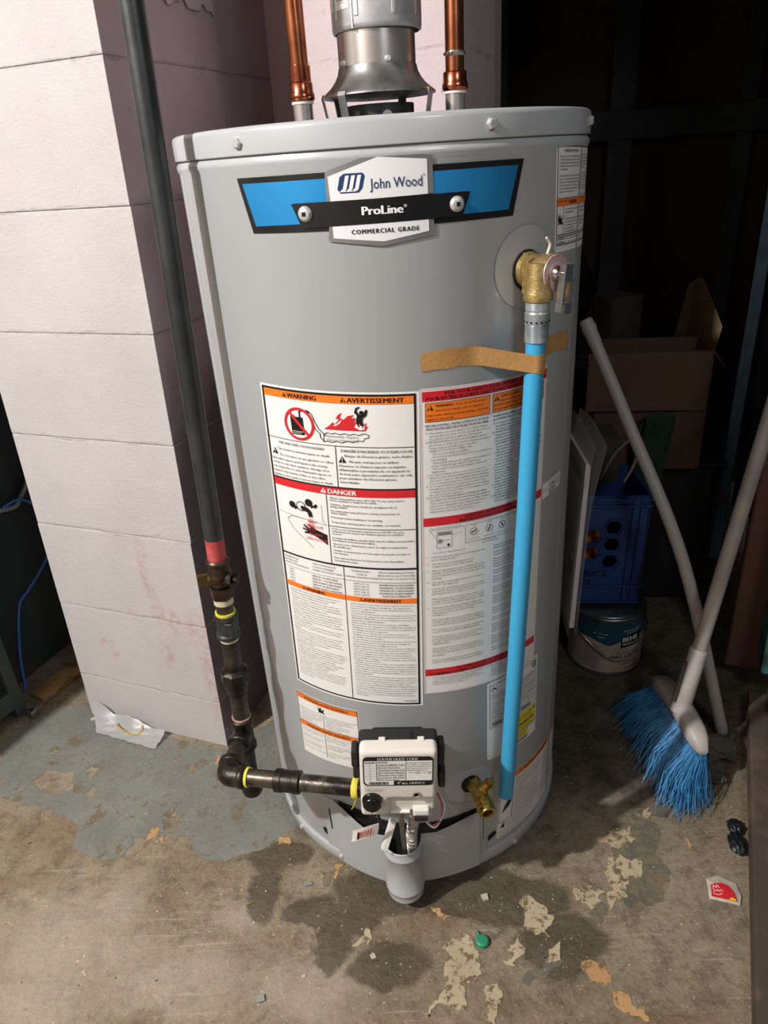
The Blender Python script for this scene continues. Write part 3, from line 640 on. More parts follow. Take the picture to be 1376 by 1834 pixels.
EN = ['Read and follow water heater warnings and instructions in', 'furnished manual. If manual is missing, you may obtain', 'one free of charge by calling 1-800-821-2017.', 'This appliance must be installed in accordance with local', 'codes or, in the absence of local codes, The National Fuel', 'Gas Code, ANSI Z223.1/NFPA 54 or the CAN/CSA-B149.1,', 'Natural Gas and Propane Installation Code.', 'Not for installation in Manufactured Home (Mobile Home).', 'Suitable for combination water (potable) heating and space', 'heating and not suitable for space heating applications only.', 'This water heater shall not be connected to any heating', 'system or component(s) previously used with a non-potable', 'water heating appliance.', 'Toxic chemicals, such as used for boiler treatment, shall not', 'be introduced into a potable water heater used for space', 'heating.', 'Minimum clearances from combustible or non-combustible', 'construction 0 inches side, 0 inches back and 12 inches', 'top. For closet installation, 4 inches front; a minimum of', '4 inches is required for access to serviceable parts such as', 'the drain valve, relief valve and thermostat.', '            High Altitude Installation', 'This water heater has been tested and certified for installation to', 'the altitude range indicated on the rating plate. For installation', 'at elevations above the altitude range indicated, consult the', 'Canada B149.1 Installation Code, The National Fuel Gas', 'Code ANSI Z223.1/NFPA 54 or local gas utility.', 'For proper venting in certain installations, a field installed', 'oversized vent connector and pipe may be needed.', 'Consult Vent tables in ANSI Z223.1/NFPA 54,', 'CAN/CSA-B149.1 or local gas supplier.', 'The water heater, as all water heaters, will eventually leak.', 'Do not install without adequate drainage provisions where', 'water flow will cause damage. Note: normal condensation', 'from a water heater may appear to be a leaking tank. See', 'instruction manual.']
FR = ['Lisez et suivez les instructions et mises en garde fournies avec', "le manuel qui accompagne le chauffe-eau. Si le manuel n'est", 'pas fourni, il suffit de t\u00e9l\u00e9phoner au 1-800-821-2017 pour en', 'obtenir un gratuitement.', 'Cet appareil doit \u00eatre install\u00e9 selon les r\u00e9glements locaux, ou en', "l'absence de tels r\u00e9glements, selon le National Fuel Gas Code,", "ANSI Z223.1/NFPA 54, ou le Code d'installation du propane et", 'du gaz naturel, CAN/CSA-B149.1.', 'Ne pas installer dans une maison pr\u00e9fabriqu\u00e9e (MOBILE).', "Appropri\u00e9 pour une combinaison de chauffage d'eau (potable) et", 'chauffage des locaux mais ne convient pas pour les applications', 'de chauffage des locaux uniquement.', 'Le chauffe-eau ne doit pas \u00eatre raccord\u00e9 \u00e0 un syst\u00e8me de', 'chauffage ni \u00e0 un \u00e9l\u00e9ment qui a d\u00e9j\u00e0 \u00e9t\u00e9 raccord\u00e9 \u00e0 un appareil', "de chauffage d'eau non potable.", 'Ne pas introduire de produits chimiques toxiques, comme ceux', 'servant au traitement des chaudi\u00e8res, dans un chauffe-eau', "d'eau potable servant au chauffage de locaux.", "D\u00e9gagements minimaux \u00e0 assurer entre les parois de l'appareil", 'et les constructions combustibles : 0 po (c\u00f4t\u00e9s); 0 po (arri\u00e8re) et', '12 po (30,5 cm) (dessus). Installation dans une garde-robe :', "assurer un d\u00e9gagement de 4 po (10,2 cm) devant l'appareil.", "Pr\u00e9voir un d\u00e9gagement de 4 po (10,2 cm) pour l'entretien des", 'pi\u00e8ces (robinet de vidange, soupape de d\u00e9charge et thermostat).', '                         Installation \u00e0 haute altitude', 'Ce chauffe-eau a \u00e9t\u00e9 test\u00e9 et certifi\u00e9 pour une installation en gamme', "d'altitude indiqu\u00e9e sur la plaque signal\u00e9tique. Pour une installation", "en altitudes sup\u00e9rieures \u00e0 la gamme d'altitude indiqu\u00e9e, consulter le", "Code d'installation du gaz naturel et du propane, CAN/CSA-B149.1,", 'le National Fuel Gas Code, ANSI Z223.1/NFPA 54, ou le service', 'public de gaz local.', 'Pour assurer une ventilation ad\u00e9quate dans certaines installations,', "il peut \u00eatre n\u00e9cessaire qu'un technicien installe un raccord et un", 'tuyau \u00e9vent de plus grand diam\u00e8tre. Pour conna\u00eetre les dimen-', 'sions n\u00e9cessaires, adressez au fournisseur de gaz local ou', 'consulter les normes ANSI Z223.1/NFPA 54 OU CAN/CSA-B149.1.', "Comme tout chauffe-eau aura des fuites un jour, installer l'appareil", "en pr\u00e9voyant un drain d'\u00e9vacuation pour \u00e9viter des dommages.", "Note : L'eau de condensation produite normalement par le", "chauffe-eau peut ressembler \u00e0 une fuite d'eau. Voir le manuel", "d'instructions."]
p.para('black', EN, 12, 313.0, 2.15, 4.55, 88); p.para('black', FR, 111, 312.4, 2.15, 4.18, 90)
p.text('black', '100262864', 182, 485.6, 2.2, width=19)
p.build(base, INK)

# 2: the lighting-instruction label beside it
W2, H2 = 215.0, 495.0
f2 = curved((6.17, .920), (46.63, .917), (3.87, .444), (45.89, .435), W2, H2)
base = label_base(f2, W2, H2, 'instruction_label'); base['label'] = 'white lighting instructions label with red title bars'
p = Print(f2, 6.0)
p.frame('pink', 1.0, 1.0, 213.5, 493.5, .6)
p.rect('red', 3, 4.0, 212, 17.0); p.text('black', 'FOR YOUR SAFETY READ BEFORE LIGHTING', 34, 9.9, 4.6, width=150, bold=.02); p.text('black', 'POUR VOTRE SECURITE LISEZ AVANT DE METTRE EN MARCHE', 8, 16, 4.6, width=200, bold=.02)
for x0, x1 in ((6.6, 101.6), (105.8, 207)): p.rect('black', x0, 19.2, x1, 45.0, .0004); p.rect('orange', x0+.7, 19.9, x1-.7, 44.3, .0006)
p.warn('black', 'orange', 9, 29.5, 8.4); p.text('black', 'WARNING:', 21, 25.2, 3.2, bold=.02, width=25); p.text('black', 'If you do not follow these', 50, 25.2, 3.0, width=46)
p.text('black', 'instructions exactly, a fire or explosion', 21, 31.0, 3.0, width=70); p.text('black', 'may result causing property damage, personal', 9, 37.0, 3.0, width=88); p.text('black', 'injury or loss of life.', 9, 42.6, 3.0, width=38)
p.warn('black', 'orange', 108, 29.5, 8.4); p.text('black', 'AVERTISSEMENT: Quiconque ne respecte', 119, 25.2, 2.8, width=84, bold=.01); p.text('black', 'pas \u00e0 la lettre les instructions dans la', 119, 30.6, 2.8, width=80, bold=.01)
p.text('black', "pr\u00e9sente notice risque de d\u00e9clencher un incendie", 108, 36, 2.8, width=94, bold=.01); p.text('black', 'ou une explosion entra\u00eenant des dommages', 108, 41.6, 2.8, width=88, bold=.01)
p.para('black', ['BEFORE LIGHTING:  ENTIRE SYSTEM MUST BE FILLED', 'WITH WATER AND AIR PURGED FROM ALL LINES.'], 7, 51, 2.8, 4.8, 93, .02)
en = ['A. This appliance has a pilot which is lit by a piezo-electric', '    spark gas ignition system.  Do not open the inner door of', '    the appliance and try to light the pilot by hand.', 'B. BEFORE LIGHTING smell all around the appliance area for', '    gas. Be sure to smell next to the floor because some gas is', '    heavier than air and will settle on the floor.', '    WHAT TO DO IF YOU SMELL GAS', '     - Do not try to light any appliance.', '     - Do not touch any electric switch; do not use any phone in', '       your building.', "     - Immediately call your gas supplier from a neighbor's", "       phone. Follow the gas supplier's instructions.", '     - If you cannot reach your gas supplier, call the fire', '       department.', 'C. Use only your hand to push in or turn the gas control knob.', '    Never use tools. If the knob will not push in or turn by hand,', "    don't try to repair it.  Call a qualified service technician.", '    Force or attempted repair may result in a fire or explosion.', 'D. Do not use this appliance if any part has been under water.', '    Immediately contact a qualified installer or service agency', '    to replace a flooded water heater. Do not attempt to repair', '    the unit! It must be replaced!', 'E. DO NOT USE THIS APPLIANCE IF THERE HAS BEEN', '    AN IGNITION OF VAPORS. Immediately call a qualified', '    service technician to inspect the appliance. Water heaters', '    subjected to a flammable vapors ignition will show a', '    discoloration on the air intake grid and require', '    replacement of the entire water heater.']
for i, t in enumerate(en): p.text('black', t.strip(), 7+(4.5 if t.startswith('    ') else 0)+(3 if t.startswith('     ') else 0), 61+i*4.25, 2.5, maxw=90)
fr = ["A. Cet appareil comporte une veilleuse allum\u00e9e par", 'un syst\u00e8me piezo-electrique. Ne pas ouvrir la porte', "interieure et essayer d'allumer la veilleuse a la main.", "B. AVANT DE FAIRE FONCTIONNER, reniflez autour de", "l'appareil pour deceler une odeur de gaz. Reniflez au", 'plancher, car certains gaz sont plus lourds que', "l'air et peuvent s'accumuler au niveau du sol.", 'QUE FAIRE SI VOUS SENTEZ UNE ODEUR DE GAZ', "- Ne pas tenter d'allumer d'appareil.", '- Ne touchez a aucun interrupteur; ne pas vous servir des', 'telephones se trouvant dans le batiment.', '- Appelez immediatement votre fournisseur de gaz depuis', 'un voisin. Suivez les instructions du fournisseur.', '- Si vous ne pouvez rejoindre le fournisseur, appelez', 'service des incendies.', 'C. Ne poussez ou tournez la manette qu\'a la main.', "bouton de reglage de gaz; n'utilisez jamais d'outil.", "n'arrive pas a appuyer ou a le tourner a la main, ne", "pas tenter de le reparer; appelez un technicien", 'qualifie. Toute tentative de forcer la manette', "risque de provoquer un incendie ou une explosion.", "D. Ne pas utiliser l'appareil s'il a ete plonge meme", 'partiellement dans l\'eau. Si un chauffe-eau est inonde', 'remplacer sans tarder par un installateur ou une', 'entreprise de service. Ne pas tenter de le reparer!', 'E. NE PAS UTILISER L\'APPAREIL SI DES VAPEURS SE', 'SONT ENFLAMMEES. Appelez immediatement un', 'technicien qualifie pour inspecter le chauffe-eau.']
p.para('black', ["AVANT D'ALLUMER L'APPAREIL:  REMPLIR", "LE SYSTEME D'EAU ET PURGER L'AIR DES CONDUITES"], 107, 51, 2.7, 4.8, 96, .02)
for i, t in enumerate(fr): p.text('black', t, 107+(0 if t[1] == '.' else 4), 61+i*4.25, 2.5, maxw=95, bold=.01)
p.rect('red', 2, 184, 212, 196.6); p.text('black', 'LIGHTING INSTRUCTIONS', 104, 189.6, 4.4, 'c', width=80, bold=.02); p.text('black', "INSTRUCTIONS D'ALLUMAGE", 104, 195.6, 4.4, 'c', width=96, bold=.02)
p.text('black', 'GAS CONTROL TEMPERATURE KNOB', 11, 201.4, 1.7, width=47); p.text('black', 'CADRAN DE REGLAGE DE TEMPERATURE', 11, 204, 1.7, width=52)
p.frame('black', 21, 207, 44, 233, .5); p.line('black', [(21, 213), (44, 212)], .5); p.rect('grey', 23, 208.5, 42, 211.6); p.ring('black', 26, 222, 3.6, .7); p.disc('black', 26, 222, 1.6); p.line('black', [(30, 221), (40, 221)], .5); p.rect('black', 37, 227, 40, 231)
p.line('black', [(10, 203), (20, 217)], .4); p.line('black', [(45, 214), (60, 211)], .4); p.text('black', 'GAS CONTROL / R\u00c9GULATEUR DE GAZ', 15, 241, 2.0, width=50)
p.frame('black', 64.6, 202, 160, 231, .5)
for kx, a in ((78, 20), (104, 60), (127, 120)):
    p.ring('black', kx, 214.5, 5.4, .8); p.line('black', [(kx-4*math.cos(rad(a)), 214.5+4*math.sin(rad(a))), (kx+4*math.cos(rad(a)), 214.5-4*math.sin(rad(a)))], 1.8)
    for k in range(7): p.text('black', '-', kx+8*math.cos(rad(k*45+20)), 215+8*math.sin(rad(k*45+20)), 2.6, 'c')
    p.text('black', 'FIGURE', kx-4, 205.5, 1.6, width=8); p.text('black', 'KNOB POSITION', kx-9, 226.5, 1.5, width=18)
p.text('black', 'CONTROL KNOB', 92, 232.5, 1.9, width=24); p.text('black', 'BOUTON DE R\u00c9GLAGE', 92, 236.5, 1.9, width=28)
st = [('1.', ['STOP! It is imperative that you read all safety warnings', 'before lighting the pilot.']), ('2.', ['Turn the gas control/temperature knob', 'counterclockwise to the "OFF" setting.']), ('3.', ['Wait ten (10) minutes to clear out any gas. If you then', 'smell gas, STOP! Follow "B" in the safety information', 'above on this label. If you do not smell gas, go to the', 'next step.']), ('4.', ['Turn the gas control/temperature knob clockwise to', '"PILOT".  See Figure "B".']), ('5.', ['Press the gas control/temperature knob all the way in', 'and hold it in. The knob should travel in about 1/4 inch', '(6.35 mm) if it is set to "PILOT" correctly.', '', 'While holding the gas control/temperature knob in, click', 'the igniter button continuously (about once a second) for', 'up to 90 seconds or until Status Light begins to blink.']), ('6.', ['When the status light starts blinking, release the', 'gas control/temperature knob.  Set the gas control/', 'temperature knob to the desired setting.', 'See Figure "C".', '', 'If the status light does not start blinking within 90', 'seconds, repeat steps 2 through 5 up to THREE (3)', 'times, waiting 10 minutes between lighting attempts.', '', 'The circuitry in this advanced gas valve requires that', 'you wait 10 minutes between lighting attempts.', '', 'If the status light turns a solid color, release the gas', 'control/temperature knob and repeat steps 2', 'through 5 (waiting 10 minutes before attempting to', 'relight the pilot).', '', 'If the status light does not start blinking after three', 'lighting attempts, turn the gas control/temperature knob', 'to "OFF" and call a qualified service technician or your', 'gas supplier.', '', 'Refer to the Lighting Instructions in the Installation', 'Manual for more detailed troubleshooting information.'])]
y = 248.0
for nn, ls in st:
    p.text('black', nn, 6, y, 2.5)
    for t in ls:
        if t:
            p.text('black', t, 13, y, 2.5, maxw=84)
            p.text('black', ('Respecter la consigne '+t.lower()).replace('knob', 'bouton').replace('the', 'le')[:46], 113, y-1, 2.4, maxw=84, bold=.01)
        y += 4.35
    y += 2.4
p.rect('red', 1.6, 446, 210, 458.6); p.text('black', 'TO TURN OFF GAS TO APPLIANCE', 100, 451.4, 4.2, 'c', width=96, bold=.02); p.text('black', "COMMENT COUPER L'ADMISSION DE GAZ DE L'APPAREIL", 8, 457.6, 4.4, width=178, bold=.02)
p.text('black', '1.', 6, 464, 2.5); p.para('black', ['Turn the gas control/temperature knob counterclockwise', 'to the "OFF" setting. The status light will stop', 'blinking and stay on for a short time after the water', 'heater is turned off.  See Figure "A".'], 13, 464, 2.5, 4.3, 84)
p.para('black', ['Tourner le bouton de r\u00e9glage du gaz dans', 'le sens contraire des aiguilles', "d'une montre \u00e0 la position", 'chauffe-eau. Le voyant', "s'\u00e9teint apr\u00e8s l'arr\u00eat", 'pendant un certain temps.'], 113, 463, 2.4, 4.2, 84, .01)
p.build(base, INK)

# 3: small twin warning under the big label
W3, H3 = 120.0, 134.0
f3 = curved((-42.62, .406), (-18.0, .406), (-43.4, .269), (-18.37, .279), W3, H3)
base = label_base(f3, W3, H3, 'twin_warning_label', rc=3); p = Print(f3, 5.0)
def flash(p, x, y, s):
    p.poly('black', [(x+a*s, y+b*s) for a, b in ((-6, -7), (-2.2, -1.5), (-1, -6.5), (1, -1), (5.5, -4), (3.2, .8), (6.5, 4.5), (2.4, 3), (.5, 4.2), (-1.2, 2.2), (-5, 5), (-3, 1), (-5.5, -1.5), (-3.6, -1.6))], .0008)
p.frame('black', 1.2, 1.2, 118.8, 132.8, .7)
for yy, yl in ((2.5, 18), (60.5, 0)):
    p.rect('black', 1.6, yy, 118.4, yy+10.4, .0005); p.rect('orange', 2.0, yy+.5, 118.0, yy+9.9, .0007)
    p.warn('black', 'orange', 11, yy+8.2, 5.6); p.text('black', 'WARNING/AVERTISSEMENT', 18, yy+8.0, 5.2, width=86, bold=.02)
flash(p, 52, 22, 1.25); p.rect('black', 2, 31.5, 118, 32.1); p.rect('black', 55, 32, 55.6, 60.5); p.rect('black', 55, 71, 55.6, 124)
p.para('black', ['To reduce the risk of explosion or fire', 'resulting in personal injury or death:', ' -  Open valve fully before lighting', ' -  Evacuate gas lines before', '    making connection', ' -  Inspect gas supply piping'], 5, 36.6, 2.1, 4.2, 48)
p.para('black', ['Afin de r\u00e9duire le risque d\'explosion', "ou d'incendie entra\u00eenant des blessures", 'corporelles ou la mort :', '-   Utiliser une nouvelle conduite', "    d'alimentation de gaz approuv\u00e9e", '    par CSA International', '-   Inspecter la conduite de gaz'], 58, 36.2, 2.1, 3.9, 57)
p.para('black', ['To reduce the risk of property damage,', 'personal injury, explosion, or fire:', '', ' -  Do not connect a natural gas water', '    heater to an L.P. gas supply', '', ' -  Do not connect an L.P. gas water', '    heater to a natural gas supply', '', ' -  Gas type marked on control label'], 5, 76, 2.1, 4.5, 48)
p.para('black', ['Afin de r\u00e9duire les risques de dom-', 'mages mat\u00e9riels, de blessures,', "d'explosion ou d'incendie :", '', '-  Ne pas raccorder le chauffe-eau', "   fonctionnant au gaz naturel \u00e0 une", '   conduite de propane', '', '-  Ne pas raccorder un chauffe-eau', '   au propane \u00e0 une conduite de', '   gaz naturel'], 58, 76, 2.1, 4.4, 57)
p.build(base, INK)

# 4: rating plate behind the drain tube
W4, H4 = 115.0, 158.0
f4 = curved((24.5, .437), (47.9, .440), (24.3, .338), (48.4, .271), W4, H4, .0006)
f4 = curved((24.4, .437), (47.7, .440), (24.6, .275), (48.2, .273), W4, H4, .0008)
base = label_base(f4, W4, H4, 'rating_label', rc=4); p = Print(f4, 5.0)
p.frame('black', 5, 6, 110, 92, .7); p.ring('black', 14, 15.5, 6.5, .5); p.poly('black', [(9, 18), (14, 11), (19, 18), (16, 17), (14, 14), (12, 17.5)], .0008)
p.ring('black', 104, 14, 5.0, 1.6); p.text('black', 'S', 104, 16.4, 5.0, 'c', bold=.035)
for yy in (25, 30, 42, 47, 58, 63, 74): p.rect('black', 6, yy, 109, yy+.4)
for yy in (28.6, 33.6, 38, 45.6, 51, 55.6, 61.6, 68, 72, 80):
    p.text('black', ['MODEL / MODELE', 'SERIAL NO.', 'INPUT BTU/HR  40,000', 'CAPACITY  50 US GAL', 'MANIFOLD 4.0 IN. W.C.', 'RECOVERY RATE'][int(yy) % 6], 9, yy, 2.0, maxw=46, bold=.01); p.text('black', ['NATURAL GAS / GAZ NATUREL', 'CLEARANCES TO COMBUSTIBLE', 'MAX. WORKING PRESSURE 150 PSI'][int(yy) % 3], 62, yy, 2.0, maxw=42, bold=.01)
for k in range(16): p.rect('black', 10+k*2.0, 82, 10.6+k*2.0+random.random()*.9, 89)
for k in range(16): p.rect('black', 72+k*1.6, 84, 72.5+k*1.6+random.random()*.7, 90)
p.rect('yellow', 52, 96, 112, 131); p.para('black', ['Rebates may be available for', 'this unit. Ask your utility.'], 62, 104, 2.4, 5.4, 46, .02); p.text('black', 'CONTRACTOR', 64, 121, 6.4, width=42, bold=.035); p.text('black', 'PRO REWARDS', 72, 127.5, 2.4, width=28, bold=.01); p.poly('black', [(104, 100), (110, 99), (108, 106)])
p.rect('black', 52, 132, 112, 133.2); p.rect('yellow', 52, 135, 92, 146); p.para('black', ['Scan the code or call', 'to register this unit'], 55, 139.6, 2.1, 4.2, 34, .01)
for k in range(18): p.rect('grey', 53+k*2.1, 148, 53.7+k*2.1+random.random()*.8, 155)
p.build(base, INK)

# 5: long bottom-right hazard label
W5, H5 = 240.0, 130.0
f5 = curved((30.4, .217), (78.5, .210), (28.9, .073), (77.5, .066), W5, H5)
base = label_base(f5, W5, H5, 'hazard_label', rc=2); p = Print(f5, 5.0)
p.frame('black', 2, 2, 238, 96, .8); p.rect('orange', 2.5, 2.5, 237.5, 12.5); p.warn('black', 'orange', 48, 10.8, 6.6); p.text('black', 'WARNING / AVERTISSEMENT', 58, 10.6, 5.6, width=90, bold=.02)
p.rect('black', 32, 13, 33, 96); p.rect('black', 130, 13, 130.8, 128)
p.poly('black', [(8, 76), (15, 62), (20, 56), (22, 48), (23.5, 55), (27, 46), (27, 54), (31, 49), (29, 60), (24, 68), (16, 72)], .0008)
tx = ['If the information in these instructions is not', 'followed exactly, a fire or explosion may result', 'causing property damage, personal injury or death.', 'Do not store or use gasoline or other flammable', 'vapors and liquids in the vicinity of this or any', 'other appliance.', 'Keep combustibles such as boxes, magazines and', 'clothes away from the appliance area.', 'Installation and service must be performed by', 'a qualified installer, service agency or supplier.']
for i in range(14): p.text('black', tx[i % 10], 37, 20+i*5.4, 2.4, maxw=88, bold=.01); p.text('black', tx[(i+3) % 10], 136, 20+i*5.4, 2.4, maxw=94, bold=.01)
p.poly('black', [(6, 108), (16, 98), (16, 110)], .0008)
for i in range(3): p.text('black', tx[(i+6) % 10], 20, 102+i*5, 2.3, maxw=100); p.text('black', tx[(i+2) % 10], 136, 102+i*5, 2.3, maxw=94)
for i in range(3): p.text('black', tx[i], 6, 118+i*4.4, 2.1, maxw=110)
p.build(base, INK)

# 6: relief-valve notice at the top right
W6, H6 = 150.0, 122.0
f6 = curved((46.5, 1.178), (78.0, 1.174), (47.6, 1.056), (79.0, 1.052), W6, H6)
base = label_base(f6, W6, H6, 'relief_notice_label', rc=3.5); p = Print(f6, 4.0)
p.frame('black', 3, 3, 147, 102, .9); p.text('black', 'T&P RELIEF VALVE OPENING', 18, 9.5, 3.0, width=42, bold=.02)
t6 = ['This water heater is provided with a properly', 'certified temperature and pressure relief valve', 'complying with the Standard for Relief Valves for', 'Hot Water Supply Systems, ANSI Z21.22 - CSA 4.4', 'to avoid injury.', '', 'Install temperature and pressure relief valve with', 'outlet or side tapping; connect discharge line', 'without any reducing coupling. Route discharge', 'water to a floor drain. Do not plug or cap the', 'relief valve outlet. Inspect valve every year and', 'replace if it does not operate.', '', 'For safe operation of the water heater do not', 'remove or plug.']
p.para('black', t6, 7, 15, 2.1, 3.5, 62, .01); p.para('black', [t.replace('the', 'le').replace('valve', 'soupape') for t in t6], 76, 13, 2.1, 3.5, 62, .01)
p.rect('black', 3, 65, 147, 66, .0005); p.rect('orange', 3.9, 60, 146, 68.5, .0007); p.warn('black', 'orange', 26, 67.2, 5.6); p.text('black', 'WARNING', 33, 67, 4.8, width=27, bold=.02); p.rect('black', 72, 60, 72.6, 102); p.rect('black', 20, 68.5, 20.6, 102)
flash(p, 11.5, 85, 1.25)
p.para('black', ['To reduce risk of excessive pressures', 'and temperatures:', '', 'If the temperature and pressure relief', 'valve drips, call a technician', 'Do not plug valve or remove', 'Do not cap the outlet', 'Service by qualified installer'], 24, 73.5, 2.1, 3.7, 46, .015)
p.para('black', ['Afin de r\u00e9duire le risque de', 'pression excessive :', '', 'Si la soupape coule', 'appelez un technicien', 'Ne pas boucher'], 76, 73.5, 2.1, 3.9, 60, .015)
p.frame('black', 3, 103.5, 147, 114, .9); p.text('black', 'CAUTION', 6, 107.6, 2.6, width=15, bold=.035); p.text('black', 'Read water heater manual before installing the appliance', 23, 107.6, 2.3, maxw=70); p.text('black', 'ATTENTION', 6, 112.4, 2.6, width=17, bold=.035); p.text('black', "Lire le manuel avant d'installer l'appareil de chauffage", 25, 112.4, 2.3, maxw=70)
p.build(base, INK)

# 7: small certification sticker
W7, H7 = 62.0, 27.0
f7 = curved((46.0, .744), (58.84, .744), (46.4, .717), (58.5, .7205), W7, H7)
base = label_base(f7, W7, H7, 'certification_sticker'); p = Print(f7, 4.0)
p.frame('black', .8, .8, 61.2, 26.2, .4); p.frame('black', 21, 5, 44, 24, .7); p.text('black', 'CSA', 24, 12, 4.5, width=15, bold=.02)
for k in range(4): p.line('black', [(22+k*5, 24), (28+k*4, 14)], .5); p.line('black', [(21.5, 23-k*2.6), (41, 21-k*2.2)], .5)
p.text('black', 'CERTIFIED', 4, 14, 1.8, width=13)
for k in range(4): p.rect('black', 48, 5+k*4.2, 57, 6+k*4.2)
p.build(base, INK)

# --- badge
badge_w, badge_h = 346.0, 96.0      # degrees*R and mm measured from the badge's centre line
def fb(x, y, l): return cyl(-.93+math.degrees(x/1000/R), R+.0009+l, 1.135-y/1000)
def plate(pts, name, m, parent, lift=0.0, thick=None):
    p = Print(fb, 5.0); p.poly('k', pts, lift); return p.ink['k'].build(name, m, parent, smooth=0)
gloss_black = mat('badge_black', '1B1B1C', .16, coat=.6); gloss_blue = mat('badge_blue', '2F9BE0', .40, .65, coat=.3); badge_silver = mat('badge_silver', 'B9BABC', .22, .75); badge_white = mat('badge_white', 'E2E4E5', .3, coat=.3)
bd = plate([(-173, -29), (-60, -29.5), (60, -30), (173, -29.5), (158, 28.5), (-158, 29.5)], 'badge', gloss_black, H); bd['label'] = 'black and blue maker badge with white centre shield'
plate([(-165, -23), (-58, -23.5), (-58, 0), (-101, 0), (-92, 21), (-152, 22)], 'blue_panel', gloss_blue, bd, .0006)
plate([(58, -23.5), (164, -23.5), (151, 21.5), (92, 21.5), (101, -1), (58, -1)], 'blue_panel', gloss_blue, bd, .0006)
sh = plate([(-58, -30), (0, -46), (58, -39.5), (58.5, -2), (-58, 0)], 'shield_top', badge_silver, bd, .0012)
plate([(-58, 24), (58, 22), (58, 40), (0, 48), (-60, 40)], 'shield_bottom', badge_silver, bd, .0012)
plate([(-55, -25), (0, -41), (52, -36), (52, -2), (-54, 0)], 'shield_face', badge_white, bd, .0016)
plate([(-54, 24), (52, 22.5), (52, 35.5), (2, 43), (-54, 37)], 'shield_face', badge_white, bd, .0016)
plate([(-97, -.5), (97, -1.5), (88, 23), (-88, 25)], 'black_bar', gloss_black, bd, .0020)
p = Print(fb, 4.0)
# slanted rounded emblem with three strokes
def sk(x, y): return (x-(y+16)*.28, y)
em = [sk(-44+a, -27+b) for a, b in ((4, 0), (24, 0), (27, 3), (27, 15), (24, 19), (4, 19), (0, 15), (0, 3))]
p.poly('blue', em, .0020)
for x0 in (6.0, 12.6, 19.2): p.poly('white', [sk(-44+x0, -25), sk(-44+x0+4.0, -25), sk(-44+x0+4.0, -11.5), sk(-44+x0+2.6, -9.6), sk(-44+x0-1.6, -9.6), sk(-44+x0-1.6, -11.2), sk(-44+x0, -12)], .0023)
p.rect('white', -43.5, -9.9, -26, -9.2, .0023)
p.text('blue', 'John Wood', -10, -10.5, 10.4, width=56, lift=.0022); p.text('blue', '\u00ae', 47, -20, 2.2, lift=.0022)
p.text('white', 'ProLine', -20, 14.8, 8.6, width=44, bold=.045, lift=.0026); p.text('white', '\u00ae', 25, 9.6, 3.0, lift=.0026)
p.text('black', 'COMMERCIAL GRADE', -33, 33.8, 4.6, width=74, bold=.035, space=1.25, lift=.0022)
p.build(bd, INK)
for x in (-84, 84):
    mb = MB(); q = fb(x*1.0, 10.5, .002); a = -.93+math.degrees(x/1000/R); mb.lathe([(0, .0082), (.002, .0082), (.0045, .006), (.0052, .003)], q, radial(a), 20); s_ = mb.build('badge_screw', mat('screw_white', 'D8D8D6', .3, .5), bd)
    mb = MB(); mb.box(q+radial(a)*.0052, (.0042, .0042, .0012), Matrix.Rotation(rad(a), 3, 'Z') @ Matrix.Rotation(rad(90), 3, 'X')); mb.build('square_recess', hole_m, bd, smooth=0)
# --- gas control (part of the heater)
GC = Vector((-.028, -.376, .366))
GM = Matrix.Translation(GC) @ Matrix.Rotation(rad(2.6), 4, 'Y') @ Matrix.Translation(-GC)
cream = mat('cream_plastic', 'DCD8D0', .42, bmp=.05, bscale=300)
def gc(x, y, z): return Vector((GC.x+x, y, GC.z+z))
mb = MB()
mb.rbox(gc(.001, -.362, .013), (.112, .028, .096), .008, 4)
mb.rbox(gc(-.034, -.358, -.047), (.042, .036, .042), .006, 3)
mb.rbox(gc(.017, -.351, -.049), (.078, .034, .038), .006, 3)
mb.rbox(gc(-.022, -.352, .060), (.010, .008, .006), .001, 1); mb.rbox(gc(.034, -.352, .060), (.010, .008, .006), .001, 1)
gctl = mb.build('gas_control', cream, H, M=GM); gctl['label'] = 'cream gas control box with status light table'
mb = MB()
mb.rbox(gc(.001, -.336, .006), (.116, .030, .098), .006, 3); mb.rbox(gc(.001, -.304, -.012), (.080, .048, .060), .004, 2); mb.rbox(gc(-.004, -.340, .054), (.052, .018, .008), .002, 1)
for x, z, h in ((-.063, .020, .030), (.064, .026, .034), (-.061, -.006, .024), (.066, -.022, .034)): mb.rbox(gc(x, -.338, z), (.010, .026, h), .003, 2)
mb.build('rear_housing', black_m, gctl, M=GM)
FY = -.3765
def fg(x0, z0): return lambda x, y, l: GM @ Vector((GC.x+x0+x/1000, FY-l, GC.z+z0-y/1000))
fn = fg(-.050, .052); base = None
p0 = Print(fn, 50); rc, Wg, Hg = 7.0, 101.0, 56.0
pts = []
for cx, cy, a in ((Wg-rc, rc, -90), (Wg-rc, Hg-rc, 0), (rc, Hg-rc, 90), (rc, rc, 180)): pts += [(cx+rc*math.cos(rad(a+k*22.5)), cy+rc*math.sin(rad(a+k*22.5))) for k in range(5)]
p0.poly('k', pts, .0003); p0.ink['k'].build('status_label', INK['black'], gctl, smooth=0)
p = Print(fn, 50)
ins = [(1.6+x*(Wg-3.2)/Wg, y) for x, y in pts]
p.poly('white', [(1.8, 7.6), (99.2, 7.6), (99.2, 46.0), (44, 46.0), (44, 54.4), (8, 54.4), (4, 52), (1.8, 48)], .0006)
p.text('white', 'STATUS LIGHT CODE', 21, 6.2, 4.6, width=58, bold=.035, lift=.0008)
for x in (19.2, 61.0): p.rect('black', x, 7.6, x+.6, 46.0, .0009)
for k in range(7): p.rect('grey', 1.8, 12.4+k*4.8, 61, 12.8+k*4.8, .0009)
